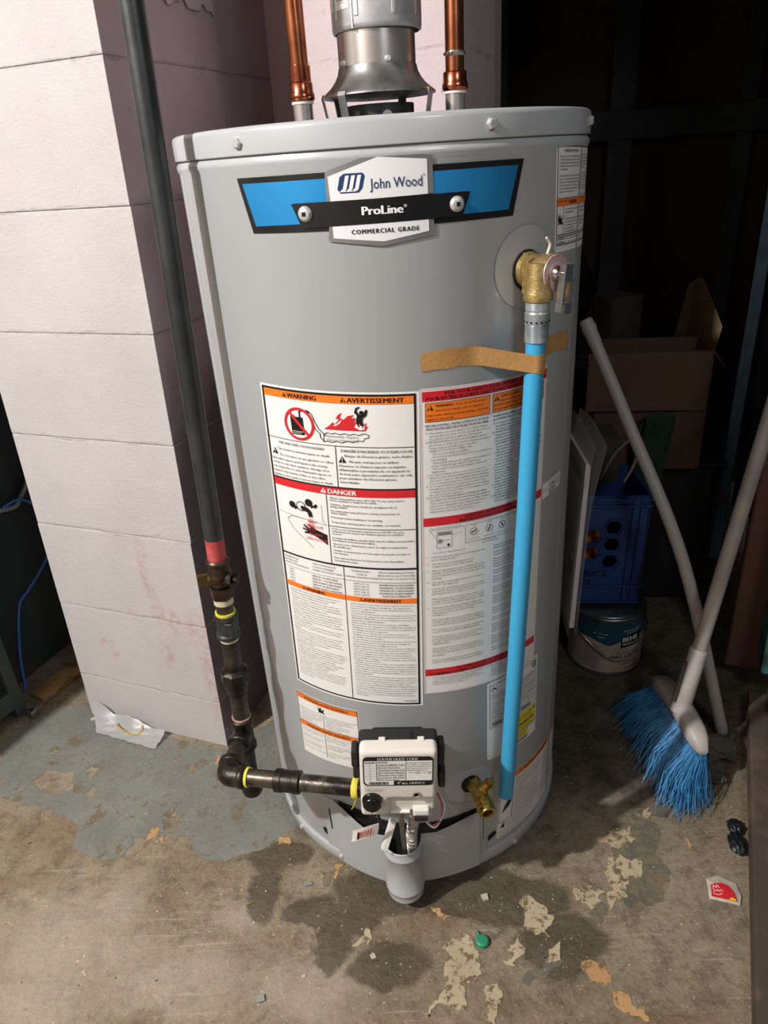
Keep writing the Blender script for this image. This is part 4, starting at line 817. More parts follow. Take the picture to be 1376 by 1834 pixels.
p.text('black', 'FLASHES', 2.6, 11.4, 2.6, width=15, bold=.035); p.text('black', 'STATUS', 21, 11.4, 2.6, width=14, bold=.035)
for k, t in enumerate(('Control Off/Pilot Out', 'Normal Operation', 'Thermopile Voltage Low', 'High Temperature Shutdown', 'Temperature Sensor Failure', 'Gas Control or Valve Failure', 'Flame Sense Error')):
    p.text('black', t, 21, 16.6+k*4.8, 2.6, maxw=38.5, bold=.012); p.text('black', str((0, 1, 2, 4, 5, 7, 8)[k]), 10, 16.4+k*4.8, 2.4, 'c')
p.para('black', ['If the Status Light is not blinking, relight the', 'Pilot. To light Pilot, see Lighting Instructions', 'on water heater. If Status Light shows more', 'than one flash every three seconds, see', 'Installation Instructions.'], 63, 12.0, 1.9, 3.6, 35, .02)
p.text('black', 'Example:', 66, 31, 1.8); p.text('black', '= one pause', 82.5, 31, 1.8, width=8)
for sx in (79, 95):
    p.ring('black', sx, 30.4, 1.7, .5, .0009, 12)
    for k in range(8): p.line('black', [(sx+2.2*math.cos(k*.785), 30.4+2.2*math.sin(k*.785)), (sx+3.4*math.cos(k*.785), 30.4+3.4*math.sin(k*.785))], .4, .0009)
xx_ = 8.0
while xx_ < 36: w_ = random.choice((.4, .7, 1.0)); p.rect('black', xx_, 48, xx_+w_, 53.6, .0009); xx_ += w_+random.choice((.5, .8))
p.text('white', '4" w.c. OUTLET', 49, 53.0, 4.6, width=40, bold=.035, lift=.0009)
p.build(gctl, INK)
p = Print(fg(-.052, 0), 50)
p.text('grey', 'SCALDING RISK INCREASES', 4, 12, 1.7, width=27); p.text('grey', 'WITH HOTTER WATER', 8, 15, 1.7, width=20)
for k, t in enumerate(('TO LIGHT PILOT', 'PUSH & HOLD SELECTION KNOB', 'PRESS IGNITER UNTIL PILOT LIGHTS', 'RELEASE KNOB ONCE PILOT IS LIT')): p.text('grey', t, 39, 25+k*2.6, 1.5, maxw=34)
for k, t in enumerate(('VAC', 'LOW', 'HOT', 'A', 'B', 'C', 'VERY', 'OFF', 'PILOT')): a = rad(150+k*35); p.text('grey', t, 14+20*math.cos(a), 32+20*math.sin(a), 1.6, 'c')
p.text('grey', 'STATUS', 79, 31.5, 1.6, 'c', width=7); p.rect('grey', 50, 41, 97, 41.4); p.text('white', 'ROBICAL', 57, 47, 3.8, width=34, lift=-.0075) if False else None
p.line('white', [(60, 18), (66, 13), (75, 12), (72, 19), (65, 23), (60, 24), (60, 18)], .5, .0004); p.line('white', [(60, 24), (72, 13)], .4, .0004)
p.text('white', 'OFF', 33, 60.5, 2.4, width=8, lift=-.004)
p.build(gctl, INK)
mb = MB(); mb.lathe([(0, .0150), (.003, .0150), (.004, .0142), (.010, .0136), (.012, .012)], gc(-.038, FY+.001, -.034), (0, -1, 0), 32); mb.rbox(gc(-.038, FY-.012, -.034), (.005, .006, .020), .002, 2); mb.build('knob', mat('knob_black', '121214', .25), gctl, M=GM)
mb = MB(); mb.lathe([(0, .0062), (.0015, .0062), (.0015, .0045), (.0, .003)], gc(.027, FY+.0, -.024), (0, -1, 0), 20); mb.build('status_lamp', mat('lamp_lens', '8E8A7E', .3), gctl, M=GM)
mb = MB(); mb.rbox(gc(.034, -.368, -.062), (.024, .020, .014), .003, 2); mb.build('igniter_plug', mat('white_plastic', 'E4E3DE', .4), gctl, M=GM)
mb = MB(); mb.rbox(gc(.034, -.372, -.070), (.020, .018, .010), .001, 1); mb.rbox(gc(-.038, -.366, -.066), (.012, .016, .012), .001, 1); mb.build('socket', black_m, gctl, M=GM)
mb = MB(); mb.rbox(gc(.003, -.362, -.066), (.030, .020, .004), .001, 1); mb.build('outlet_lip', mat('white_plastic', 'E4E3DE', .4), gctl, M=GM)
# tubes and wires dropping behind the door
mb = MB(); mb.tube([(-.028, -.352, .305), (-.028, -.346, .25), (-.027, -.325, .17), (-.026, -.306, .10), (-.026, -.30, .06)], .0042, 12); mb.build('pilot_tube', mat('aluminium_tube', '9A9692', .35, .9), gctl)
coil = []
for i in range(22*10+1):
    t = i/220; c = Vector((-.004, -.350, .30)).lerp(Vector((-.015, -.305, .165)), t/.62) if t < .62 else Vector((-.015, -.305, .165)).lerp(Vector((-.016, -.300, .085)), (t-.62)/.38); a = i/10*2*math.pi
    coil.append(c+Vector((math.cos(a), math.sin(a)*.95, math.sin(a)*.3))*.0072)
mb = MB(); mb.tube(coil, .0024, 6); mb.build('flexible_gas_line', mat('coil_steel', 'D8D0CA', .35, .6), gctl)
def loop(pts, n=10):
    out = []; P = [Vector(p) for p in pts]
    for i in range(len(P)-1):
        a, b, c, d_ = P[max(i-1, 0)], P[i], P[i+1], P[min(i+2, len(P)-1)]
        for k in range(n):
            t = k/n; out.append(.5*((2*b)+(c-a)*t+(2*a-5*b+4*c-d_)*t*t+(3*b-a-3*c+d_)*t**3))
    return out+[P[-1]]
for off, m in ((0, mat('wire_red', 'B8586A', .5)), (.0035, mat('wire_white', 'D9D4D0', .5))):
    mb = MB(); mb.tube(loop([(.008+off, -.366, .300), (.009, -.368, .278), (.018+off, -.366, .262-off), (.032, -.36, .266), (.036+off, -.35, .285), (.030, -.33, .290), (.022, -.31, .26)]), .0017, 6); mb.build('wire', m, gctl)
mb = MB(); mb.tube([(-.062, -.366, .296), (-.060, -.364, .272), (-.056, -.360, .255)], .0022, 8); mb.build('wire', black_m, gctl)
mb = MB(); mb.rbox((-.0495, -.349, .226), (.011, .010, .052), .002, 2, Matrix.Rotation(rad(20), 3, 'Y') @ Matrix.Rotation(rad(-18), 3, 'X')); mb.build('wire_connector', mat('white_plastic', 'E4E3DE', .4), gctl)
rows = [[Vector((-.062-.042*t-.004*s_*s_, -.364-.010*math.sin(t*2.2)+.012*t, .270-.020*t-.024*s_+.006*math.sin(t*3))) for t in [k/6 for k in range(7)]] for s_ in [k/4 for k in range(5)]]
mb = MB().sheet(rows, .0006); mb.build('paper_tag', mat('tag_paper', 'DDD6D4', .6), gctl)
p = Print(lambda x, y, l: Vector((-.062-.042*x-.004*y*y, -.364-.010*math.sin(x*2.2)+.012*x-.0012-l, .270-.020*x-.024*y+.006*math.sin(x*3))), 1)
for k in range(5): p.rect('crimson', .25+.1*k, .2, .29+.1*k, .8, 0)
p.rect('black', .72, .2, .80, .85, 0); p.build(gctl, INK)

# --- brass drain valve
brass = mat('bright_brass', 'CDAE5E', .28, .9, var='A58740', vscale=90)
da, dz = 18.8, .243; ro = radial(da); sd = Vector((-ro.y, ro.x, 0))
mb = MB(); mb.lathe([(0, .013), (.03, .013)], cyl(da, R, dz), ro, 6); mb.rbox(cyl(da, R+.030, dz), (.022, .026, .026), .003, 2, Matrix.Rotation(rad(da), 3, 'Z'))
mb.lathe([(0, .0115), (.010, .0125), (.012, .0150), (.0145, .0150), (.0155, .0135), (.018, .0135), (.0195, .015), (.022, .015), (.023, .0135), (.030, .0140), (.032, .0132), (.032, .0090), (.012, .0085)], cyl(da, R+.036, dz)+Vector((0, 0, .002)), (ro+Vector((-.10, 0, -.16))).normalized(), 28, True, True)
dv = mb.build('drain_valve', brass, H); dv['label'] = 'brass drain valve spout'
mb = MB(); q = cyl(da, R+.030, dz+.006); mb.cyl(q, q+(Vector((.55, -.1, .75))).normalized()*.026, .0075, 16, .0085); mb.cyl(q+Vector((.55, -.1, .75)).normalized()*.022, q+Vector((.55, -.1, .75)).normalized()*.034, .0062, 4); mb.build('valve_stem', brass, dv)
mb = MB(); mb.lathe([(0, .044), (.0012, .0435), (.0040, .030), (.0050, .018), (.005, .012)], cyl(da-1.2, R-.0025, .232), radial(da-1.2), 48, False); mb.build('drain_escutcheon', tank_m, H, smooth=60)
mb = MB(); mb.lathe([(0, .0165), (.0066, .0165)], cyl(da-.6, R-.001, .240), radial(da-.6), 28); mb.build('grommet', hole_m, H)

# --- temperature and pressure relief valve
gold = mat('cast_brass', 'CDB67E', .40, .85, var='B89C5C', vscale=120, bmp=.25, bscale=400)
ta, tz = 36.2, 1.044; to = radial(ta); ts = Vector((-to.y, to.x, 0))
rp = Print(lambda x, y, l: cyl(35.9+math.degrees(x/1000/R), R+l, 1.047-y/1000), 4); rp.disc('k', 0, 0, 47.5, .0012, 64)
rp.ink['k'].build('relief_plate', tank_m, H, smooth=0)
mb = MB(); mb.lathe([(0, .0235), (.0030, .0235)], cyl(ta, R, tz), to, 40); mb.build('grommet', hole_m, H)
mb = MB(); mb.lathe([(0, .0212), (.010, .0212), (.012, .0190), (.022, .0190), (.026, .0198), (.040, .0204), (.042, .0215), (.045, .0215), (.046, .020)], cyl(ta, R, tz), to, 36)
oc = Vector((.1745, -.2590, 0)); mb.lathe([(-.012, .0150), (.016, .0158), (.021, .0170), (.029, .0176), (.031, .0168), (.031, .012)], oc+Vector((0, 0, tz)), (0, 0, -1), 32)
mb.rbox(cyl(ta-4.2, R+.021, tz), (.007, .004, .046), .001, 1, Matrix.Rotation(rad(ta-45), 3, 'Z'))
rv = mb.build('relief_valve', gold, H); rv['label'] = 'brass relief valve with chrome test lever'
mb = MB(); mb.lathe([(0, .0205), (.0012, .0202), (.0014, .009)], cyl(ta, R+.0460, tz), to, 40, False, False); mb.build('rating_disc', mat('disc_pink', 'CDB4B2', .4, .2), rv)
def fdisc(x, y, l): return cyl(ta, R+.0472+l, tz)+ts*(x/1000)+Vector((0, 0, -y/1000))
p = Print(fdisc, 50)
for rr, t, cap in ((17.4, 'RELIEF VALVE TEMPERATURE PRESSURE 210F 150 PSI', 2.0), (13.4, 'WATER HEATER ONLY TEST YEARLY', 1.9)):
    for k, ch in enumerate(t):
        a = 2*math.pi*k/len(t); p.text('crimson', ch, rr*math.sin(a), -rr*math.cos(a), cap, 'c', rot=a, lift=.0003)
p.build(rv, INK)
mb = MB(); mb.lathe([(0, .009), (.004, .009), (.008, .007)], cyl(ta, R+.046, tz), to, 24)
L0 = cyl(ta, R+.057, tz)
Lm = Matrix((ts, to, Vector((0, 0, 1)))).transposed()
def lv(x, y, z): return L0+Lm @ Vector((x, y, z))
tilt = Lm @ Matrix.Rotation(rad(6), 3, 'Y')
for sgn in (-1, 1): mb.rbox(lv(sgn*.0055, .003, -.016), (.0014, .010, .054), .0005, 1, tilt)
mb.rbox(lv(0, .009, .001), (.0126, .0016, .020), .0005, 1, tilt); mb.rbox(lv(.0012, .009, -.038), (.0126, .0016, .012), .0005, 1, tilt)
mb.rbox(lv(-.0062, .0085, -.019), (.0030, .0016, .030), .0004, 1, tilt); mb.rbox(lv(.0062, .0085, -.019), (.0030, .0016, .030), .0004, 1, tilt)
mb.cyl(lv(-.009, 0, 0), lv(.009, 0, 0), .0022, 12); mb.build('test_lever', mat('chrome', 'D8D8D8', .12, 1.0), rv)
mb = MB(); mb.tube(loop([cyl(ta+.5, R+.030, tz+.019), cyl(ta+.9, R+.032, tz+.030), cyl(ta-.4, R+.032, tz+.038)]), [.0016]*20+[.0008], 6); mb.build('tie_tail', mat('nylon', 'D6CFBF', .5), rv)

# --- discharge pipe (blue plastic on a zinc nipple)
DP = thing('discharge_pipe', (.146, -.273, .215), 'blue plastic discharge pipe hanging from the brass relief valve', 'pipe')
pt, pb = Vector((.1735, -.2605, .976)), Vector((.1462, -.2730, .216))
mb = MB(); mb.tube([pt, pt.lerp(pb, .33)+Vector((.0015, -.001, 0)), pt.lerp(pb, .66)+Vector((.0012, -.001, 0)), pb], .0121, 28, False)
mb.lathe([(0, .0121), (.0, .0104), (.04, .0104)], pb, pt-pb, 28, False, False); mb.build('pipe', mat('blue_pipe', '3A9FCE', .42), DP)
zinc = mat('zinc_plate', 'CDD5D8', .28, .75, var='AAB5BA', vscale=40)
pf = [(0, .0140)]
def threads(z0, z1, r, pitch=.0021):
    out = []; z = z0
    while z < z1: out += [(z, r), (z+pitch*.5, r-.0011)]; z += pitch
    return out
pf = threads(.0, .020, .0145)+[(.021, .0148), (.034, .0148), (.035, .0142), (.036, .0135), (.037, .0143)]+threads(.038, .060, .0146)
mb = MB(); mb.lathe(pf, Vector((.1738, -.2602, .9655)), (0, 0, 1), 32); mb.build('threaded_nipple', zinc, DP, smooth=20)
for k in range(9):
    a = rad(-110+k*24); c = Vector((.1738, -.2602, .990))+Vector((math.sin(a), -math.cos(a), 0))*.0144
    mb = MB(); mb.lathe([(0, .0014), (.001, .0012)], c, (math.sin(a), -math.cos(a), 0), 8); mb.build('dimple', hole_m, DP)

# --- masking tape holding the pipe back
path = [cyl(a, R+.0007, 0) for a in (7.1, 10, 13, 16, 19, 22)]
pc = Vector((.172, -.261, 0)); rr = .0129
path += [pc+Vector((math.sin(rad(a)), -math.cos(rad(a)), 0))*rr for a in (-2, 10, 30, 50, 70, 90, 110, 130)]
path += [cyl(a, R+.0007, 0) for a in (43, 45, 48, 51, 54, 57, 59)]
tot = [0]
for a, b_2 in zip(path, path[1:]): tot.append(tot[-1]+(b_2-a).length)
rows = [[], [], []]
for p_, s_ in zip(path, tot):
    t = s_/tot[-1]; zc = .9525-.017*t+.0045*math.sin(t*9)
    wob = .0008*math.sin(s_*260)
    for j, dz_ in enumerate((.0115, 0, -.0115)): rows[j].append(p_+Vector((0, 0, zc+dz_+wob*(1-j))))
for j, e in enumerate((.0, .003, .001)): rows[j][0] = rows[j][0]+Vector((-e, 0, 0))
mb = MB().sheet(rows, .0005); mb.build('masking_tape', mat('tan_tape', 'B98D55', .6, var='A87C45', vscale=30, bmp=.3, bscale=250), loc=(.03, -.28, .95), smooth=60, label='strip of tan masking tape holding the blue pipe to the tank', cat='tape')

# ------------------------------------------------------------------ draft hood, flue and copper lines
hood_m = mat('dull_galvanised', '9A9C9B', .42, .75, var='70726F', vscale=25)
DH = thing('draft_hood', (0, 0, 1.21), 'galvanised flared draft hood on strap legs above the tank', 'draft hood')
prof = [(1.285, .0525), (1.277, .0545), (1.270, .0585), (1.263, .0645), (1.257, .0720), (1.253, .0770), (1.251, .0775), (1.2505, .0762), (1.255, .0705), (1.261, .0630), (1.269, .0570), (1.276, .0530), (1.285, .0510)]
mb = MB(); mb.lathe([(z, r) for z, r in prof], (.001, 0, 0), (0, 0, 1), 56, False, False); mb.build('flared_skirt', hood_m, DH, smooth=60)
for a in (-38, 60, 155, 230, -75):
    d_ = radial(a); mb = MB(); pts_ = [Vector((.001, 0, 1.2545))+d_*.0765, Vector((.001, 0, 1.250))+d_*.0782, Vector((.001, 0, 1.245))+d_*.0768, Vector((.001, 0, 1.209))+d_*.070]
    t_ = Vector((-d_.y, d_.x, 0)); rows = [[q+t_*k for k in (-.0062, 0, .0062)] for q in pts_]; mb.sheet(rows, .0012); mb.build('strap_leg', steel, DH)
mb = MB(); mb.lathe([(1.209, .047), (1.240, .047), (1.240, .0455), (1.209, .0455)], (.001, 0, 0), (0, 0, 1), 48, False, False); mb.build('flue_collar', mat('sooty_steel', '3A3C40', .45, .7), DH)
p = Print(lambda x, y, l: Vector((.001, 0, 1.2235))+radial(12+math.degrees(x/47))*(.0474+l)+Vector((0, 0, -y/1000)), 3); p.disc('k', 0, 0, 7.4, 0, 24, 8.4); p.ink['k'].build('knockout_hole', mat('knockout', 'B9A9A4', .6), DH, smooth=0)
FL = thing('vent_pipe', (.001, 0, 1.275), 'shiny steel vent pipe rising from the draft hood', 'vent pipe')
mb = MB(); mb.lathe([(1.280, .0518), (1.330, .0518)], (.001, 0, 0), (0, 0, 1), 64, False, False); mb.build('inner_pipe', mat('polished_steel', 'DDD6D3', .24, .85), FL)
alu = mat('brushed_aluminium', 'BDBEBF', .5, .55, var='ABACAD', vscale=50)
mb = MB(); mb.lathe([(1.3225, .0555), (1.3235, .0580), (1.328, .0590), (1.36, .0590), (2.78, .0590)], (.003, 0, 0), (0, 0, 1), 64, False, False); ov = mb.build('outer_pipe', alu, FL, smooth=60)
for a in (-62, -25, 22, 60, 100):
    for z0 in (1.337, 1.42):
        q = Vector((.003, 0, z0+.018))+radial(a)*.0588; mb = MB(); mb.rbox(q, (.0062, .0030, .040), .0014, 2, Matrix.Rotation(rad(a), 3, 'Z')); mb.build('rib', alu, FL)
mb = MB(); mb.rbox(Vector((.003, 0, 1.5))+radial(-31)*.0594, (.003, .0016, .355), .0005, 1, Matrix.Rotation(rad(-31), 3, 'Z')); mb.build('seam', alu, FL)
fl_ = lambda x, y, l: Vector((.003, 0, 1.395-y/1000))+radial(-72+math.degrees(x/1000/.0592))*(.0594+l)
base = label_base(fl_, 38, 50, 'sticker', parent=FL); p = Print(fl_, 4); p.text('black', 'TYPE B GAS VENT', 4, 30, 2.2, width=24); p.text('black', '21-700010', 18, 41.5, 2.8, width=18, bold=.035); p.rect('grey', 4, 33, 30, 33.6); p.rect('grey', 4, 35.5, 22, 36); p.text('grey', '4 IN TYPE BW', 20, 44.8, 1.8, width=14); p.build(base, INK)
for a in (-56, 15):
    q = Vector((.001, 0, 1.2885))+radial(a)*.0518; mb = MB(); mb.lathe([(-.002, .0040), (.0015, .0040), (.0022, .0030), (.0055, .0028)], q, radial(a), 10); mb.build('screw', chrome, FL)
copper = mat('copper', 'B5714C', .26, 1.0, var='8A4F38', vscale=22, vlo=.45, vhi=.7); copper2 = mat('copper_fitting', 'BE6E4E', .24, 1.0, var='7E3A30', vscale=50)
def copper_line(x, lab, zf):
    T = thing('copper_pipe', (x, 0, 1.21), lab, 'pipe', 'copper water lines on the tank top')
    mb = MB(); mb.cyl((x, 0, 1.205), (x, 0, 1.255), .0136, 28); mb.build('chrome_nipple', mat('polished_steel', 'C2B8B4', .16, 1.0), T)
    mb = MB(); mb.lathe([(0, .0150), (.003, .0150), (.0035, .0128)], (x, 0, 1.2475), (0, 0, 1), 28); mb.build('thread_tape', mat('white_tape', 'D8D2CC', .6), T)
    mb = MB(); mb.lathe([(0, .0160), (.002, .0174), (.008, .0174), (.010, .0160), (.021, .0158), (.0225, .0146), (.041 if zf else .0225, .0146), (.042 if zf else .023, .0125)], (x, 0, 1.251), (0, 0, 1), 8 if False else 28); mb.build('adapter', copper2, T)
    mb = MB(); mb.cyl((x, 0, 1.262), (x-.002*(1 if x < 0 else -1.6), 0.0, 2.78), .0126, 28); mb.build('pipe', copper, T)
    if not zf:
        mb = MB(); mb.lathe([(0, .0128), (.002, .0142), (.004, .0134), (.006, .0128)], (x+.0005, 0, 1.2905), (0, 0, 1), 24)
        for k in range(6): a = k*1.1; q = Vector((x, 0, 1.2935))+Vector((math.cos(a), -abs(math.sin(a)), 0))*.0135; mb.lathe([(-.002, .0005), (0, .0024), (.002, .0005)], q, (0, 0, 1), 8)
        mb.build('solder_bead', mat('solder', 'A9A39B', .35, .9), T)
copper_line(-.104, 'copper pipe with stepped adapter beside the grey return wall', True)
copper_line(.1045, 'copper pipe with lumpy solder ring, at the dark storage side', False)

# ------------------------------------------------------------------ black iron gas line
iron = mat('black_iron', '33312F', .42, .55, var='54504C', vscale=28, vlo=.5, vhi=.75, bmp=.25, bscale=120)
fit_m = mat('black_iron_fitting', '2A2725', .38, .6, var='4E443A', vscale=40, vlo=.5, vhi=.75, bmp=.3, bscale=160)
worn = mat('worn_iron', '5E5850', .36, .7, var='2F2B27', vscale=26, vlo=.42, vhi=.6, bmp=.2, bscale=150)
pipe_y = mat('yellow_thread_tape', 'D9CE4A', .6)
GP = thing('gas_pipe', (-.302, -.195, .16), 'black iron gas pipe with shut-off cock feeding the gas control', 'pipe')
def g(z): return Vector((-.2935+.0330*(z-.31), -.1945+.004*(z-.31), z))
GD = (g(1)-g(0)).normalized()
def seg(z0, z1, r, name, m, n=28, bev=0.0): mb = MB(); mb.cyl(g(z0), g(z1), r, n, None, bev); return mb.build(name, m, GP)
seg(.640, 2.78, .0138, 'riser', mat('riser_iron', '3A3D3F', .40, .5, var='4A4D50', vscale=18, bmp=.15, bscale=90))
seg(.645, .686, .0140, 'red_sealant', mat('red_sealant', 'A83238', .5, var='C25A5C', vscale=40))
mb = MB(); mb.lathe([(0, .0150), (.003, .0178), (.007, .0178), (.009, .0158), (.016, .0150), (.028, .0185), (.038, .0150), (.044, .0165)], g(.652), -GD, 28)
cock = mb.build('gas_cock', mat('bronze_cock', '57463A', .42, .75, var='3A2E26', vscale=40), GP)
mb = MB(); q = g(.616); mb.cyl(q, q+Vector((.9, -.42, .12)).normalized()*.027, .0100, 20); mb.lathe([(0, .0122), (.006, .0122)], q+Vector((.9, -.42, .12)).normalized()*.021, (.9, -.42, .12), 6); mb.cyl(q, q+Vector((.9, -.42, .12)).normalized()*.034, .0052, 14); mb.build('nut', mat('bronze_cock', '57463A'), cock)
mb = MB(); mb.cyl(q, q+Vector((-.93, -.32, .14)).normalized()*.020, .0108, 20); dlev = Vector((-.93, -.32, .14)).normalized(); mb.box(q+dlev*.026, (.014, .006, .018), Matrix.Rotation(rad(18), 3, 'Z')); mb.build('square_head', mat('brass_square', '6E5B38', .4, .8), cock)
mb = MB(); mb.lathe([(0, .0190), (.018, .0190), (.020, .0165)], g(.603), -GD, 6); mb.build('hex_end', mat('bronze_cock', '57463A'), cock, smooth=20)
seg(.573, .583, .0152, 'thread_tape', mat('pale_thread_tape', 'C9C3A4', .6))
seg(.548, .575, .0135, 'nipple', worn)
seg(.552, .557, .0160, 'thread_tape', pipe_y)
mb = MB(); mb.lathe([(0, .0180), (.004, .0188), (.008, .0188), (.010, .0168), (.034, .0168), (.037, .0190), (.042, .0190), (.044, .0176)], g(.553), -GD, 28); mb.rbox(g(.531)+Vector((.006, -.0165, 0)), (.012, .004, .024), .001, 1); mb.build('coupling', mat('grey_malleable', '4C5256', .42, .6, var='3A3E41', vscale=40), GP)
seg(.503, .511, .0150, 'thread_tape', mat('pale_thread_tape', 'C9C3A4'))
seg(.445, .512, .0136, 'nipple', iron)
mb = MB(); mb.lathe([(0, .0145), (.006, .0160), (.008, .0200), (.012, .0235), (.030, .0235), (.032, .0200)], g(.452), -GD, 8); mb.lathe([(.028, .0205), (.042, .0190), (.050, .0165), (.058, .0158), (.060, .0140)], g(.452), -GD, 24); mb.build('union', fit_m, GP, smooth=25)
seg(.330, .398, .0138, 'nipple', worn)
seg(.334, .344, .0162, 'pipe_dope', mat('pipe_dope', 'B79C86', .8, var='7E6550', vscale=60, bmp=.8, bscale=200))
zt = .307; tq = g(zt); outd = Vector((-.011, -.0955, .001)).normalized()
mb = MB(); mb.lathe([(-.034, .0172), (-.032, .0192), (-.024, .0192), (-.020, .0168), (.020, .0168), (.024, .0192), (.032, .0192), (.034, .0172)], tq, -GD, 28); mb.lathe([(0, .0165), (.020, .0165), (.024, .0190), (.031, .0190), (.033, .0172)], tq, outd, 28); mb.build('tee', fit_m, GP)
seg(.180, .285, .0138, 'drip_leg', iron)
mb = MB(); mb.lathe([(0, .0172), (.004, .0188), (.014, .0188), (.019, .0172), (.022, .0110)], g(.186), -GD, 28); mb.build('drip_cap', fit_m, GP)
el = tq+outd*.0965
mb = MB(); mb.cyl(tq+outd*.02, el-outd*.015, .0136, 28); mb.build('nipple', iron, GP)
end = Vector((-.0860, -.3330, .3115)); hd = (end-el).normalized()
mb = MB(); mb.lathe([(0, .0158), (.006, .0158)], el-outd*.030, outd, 28); mb.build('thread_tape', mat('lime_thread_tape', 'C4CE4E', .6), GP)
arc = [el-outd*.026, el-outd*.014, el-outd*.006+hd*.001, el+hd*.006-outd*.001, el+hd*.014, el+hd*.030]
mb = MB(); mb.tube(loop(arc, 6), [.0175]*31, 28); mb.lathe([(0, .0172), (.002, .0194), (.010, .0194), (.012, .0172)], el-outd*.030, outd, 28); mb.lathe([(0, .0172), (.002, .0194), (.010, .0194), (.012, .0172)], el+hd*.022, hd, 28); mb.build('elbow', fit_m, GP, smooth=50)
mb = MB(); mb.lathe([(0, .0158), (.0045, .0158)], el+hd*.0345, hd, 28); mb.build('thread_tape', pipe_y, GP)
mb = MB(); mb.cyl(el+hd*.03, el+hd*.115, .0136, 28); mb.build('nipple', worn, GP)
mb = MB(); mb.lathe([(0, .0160), (.0015, .0182), (.012, .0182), (.013, .0172), (.030, .0172), (.031, .0182), (.041, .0182), (.0425, .0160)], el+hd*.083, hd, 28); mb.build('coupling', fit_m, GP)
L_ = (end-el).length
mb = MB(); mb.cyl(el+hd*.11, el+hd*L_, .0136, 28); mb.build('feed_pipe', mat('scuffed_iron', '7C776E', .34, .75, var='2E2A26', vscale=18, vlo=.45, vhi=.62, bmp=.2, bscale=160), GP)
mb = MB(); mb.lathe([(0, .0150), (.002, .0162), (.008, .0162), (.010, .0150)], el+hd*(L_-.014), hd, 28); mb.tube(loop([el+hd*(L_-.010)+Vector((0, -.012, -.012)), el+hd*(L_-.014)+Vector((0, -.014, -.024)), el+hd*(L_-.018)+Vector((0, -.012, -.034))]), .0008, 5); mb.build('thread_tape', pipe_y, GP)
# ------------------------------------------------------------------ left of the pillar: furnace and odds
fu = Vector((.36, .933, 0)).normalized(); fx = Vector((.933, -.36, 0)).normalized(); fM = Matrix.Rotation(math.atan2(-.36, .933), 3, 'Z')
F0 = Vector((-.950, .238, 0))                                # front-right foot of the cabinet
def fp(u, w, z): return F0+fx*u+fu*w+Vector((0, 0, z))
FN = thing('furnace_cabinet', fp(-.25, -.3, 0), 'dark grey metal furnace cabinet at the edge, past the white pillar', 'furnace')
cab = mat('charcoal_cabinet', '3B4346', .5, .3, var='2E3437', vscale=5)
mb = MB(); mb.rbox(fp(-.27, -.30, .60), (.50, .56, 1.16), .004, 1, fM); mb.build('body', cab, FN)
mb = MB(); mb.rbox(fp(-.016, -.018, .36), (.030, .030, .70), .003, 1, fM); mb.build('corner_post', mat('post_grey', '4A5355', .5, .3), FN)
mb = MB(); mb.rbox(fp(-.016, -.30, .06), (.026, .54, .05), .003, 1, fM); mb.build('base_rail', mat('post_grey', '4A5355'), FN)
mb = MB(); mb.rbox(fp(-.018, -.30, .38), (.016, .50, .55), .003, 1, fM); dr = mb.build('access_panel', cab, FN)
fl7 = lambda x, y, l: fp(-.0092+l, -.165+x/1000, .235-y/1000)
base = label_base(fl7, 110, 130, 'rating_sticker', parent=FN); p = Print(fl7, 60); p.rect('red', 0, 62, 110, 72)
for k in range(7): p.rect('grey', 8, 12+k*6, 100-7*(k % 3), 13.6+k*6)
for k in range(6): p.rect('grey', 8, 82+k*6, 96-9*(k % 2), 83.6+k*6)
p.build(base, INK)
mb = MB(); mb.rbox(fp(.022, -.012, .012), (.02, .018, .022), .003, 1, fM); mb.build('bracket', steel, FN)
# conduit and wire against the dark wall
off = Vector((.014, -.006, 0))
cd = loop([Vector((-1.02, .40, .475))+off, Vector((-.991, .452, .461))+off, Vector((-.980, .483, .456))+off, Vector((-.972, .505, .472))+off, Vector((-.960, .530, .500))+off, Vector((-.95, .55, .56))+off], 14)
rs = [.0062+(.0012 if i % 2 else 0) for i in range(len(cd))]
mb = MB(); mb.tube(cd, rs, 12); mb.build('flexible_conduit', mat('conduit_steel', 'A8ACAC', .4, .8), loc=cd[10], smooth=0, label='ribbed metal flexible conduit curving in the dark gap', cat='conduit')
bl = mat('blue_wire', '4A80DC', .45)
mb = MB(); mb.tube(loop([Vector((-1.0, .45, .468))+off*1.6, Vector((-.977, .488, .472))+off*1.6, Vector((-.962, .528, .436))+off*1.6, Vector((-.94, .56, .38))+off*1.6, Vector((-.955, .535, .315))+off*1.6, Vector((-.975, .49, .272))+off*1.6, Vector((-.997, .437, .237))+off*1.6, Vector((-1.012, .398, .213))+off*1.8, Vector((-1.03, .36, .10))+off*2.2, Vector((-1.02, .33, .004))+off*1.4], 10), .0034, 8)
mb.build('blue_wire', bl, loc=(-1.0, .33, 0), label='thin blue wire hanging against the dark wall', cat='wire')
mb = MB(); mb.rbox((-.905, .371, .008), (.055, .20, .014), .002, 1, Matrix.Rotation(rad(-27), 3, 'Z')); mb.build('floor_board', mat('tan_board', '9C7F52', .8, var='6C5434', vscale=30, vlo=.5, vhi=.66, bmp=.5, bscale=60), loc=(-.905, .371, 0), label='stained tan board lying on the floor behind the pillar', cat='board')
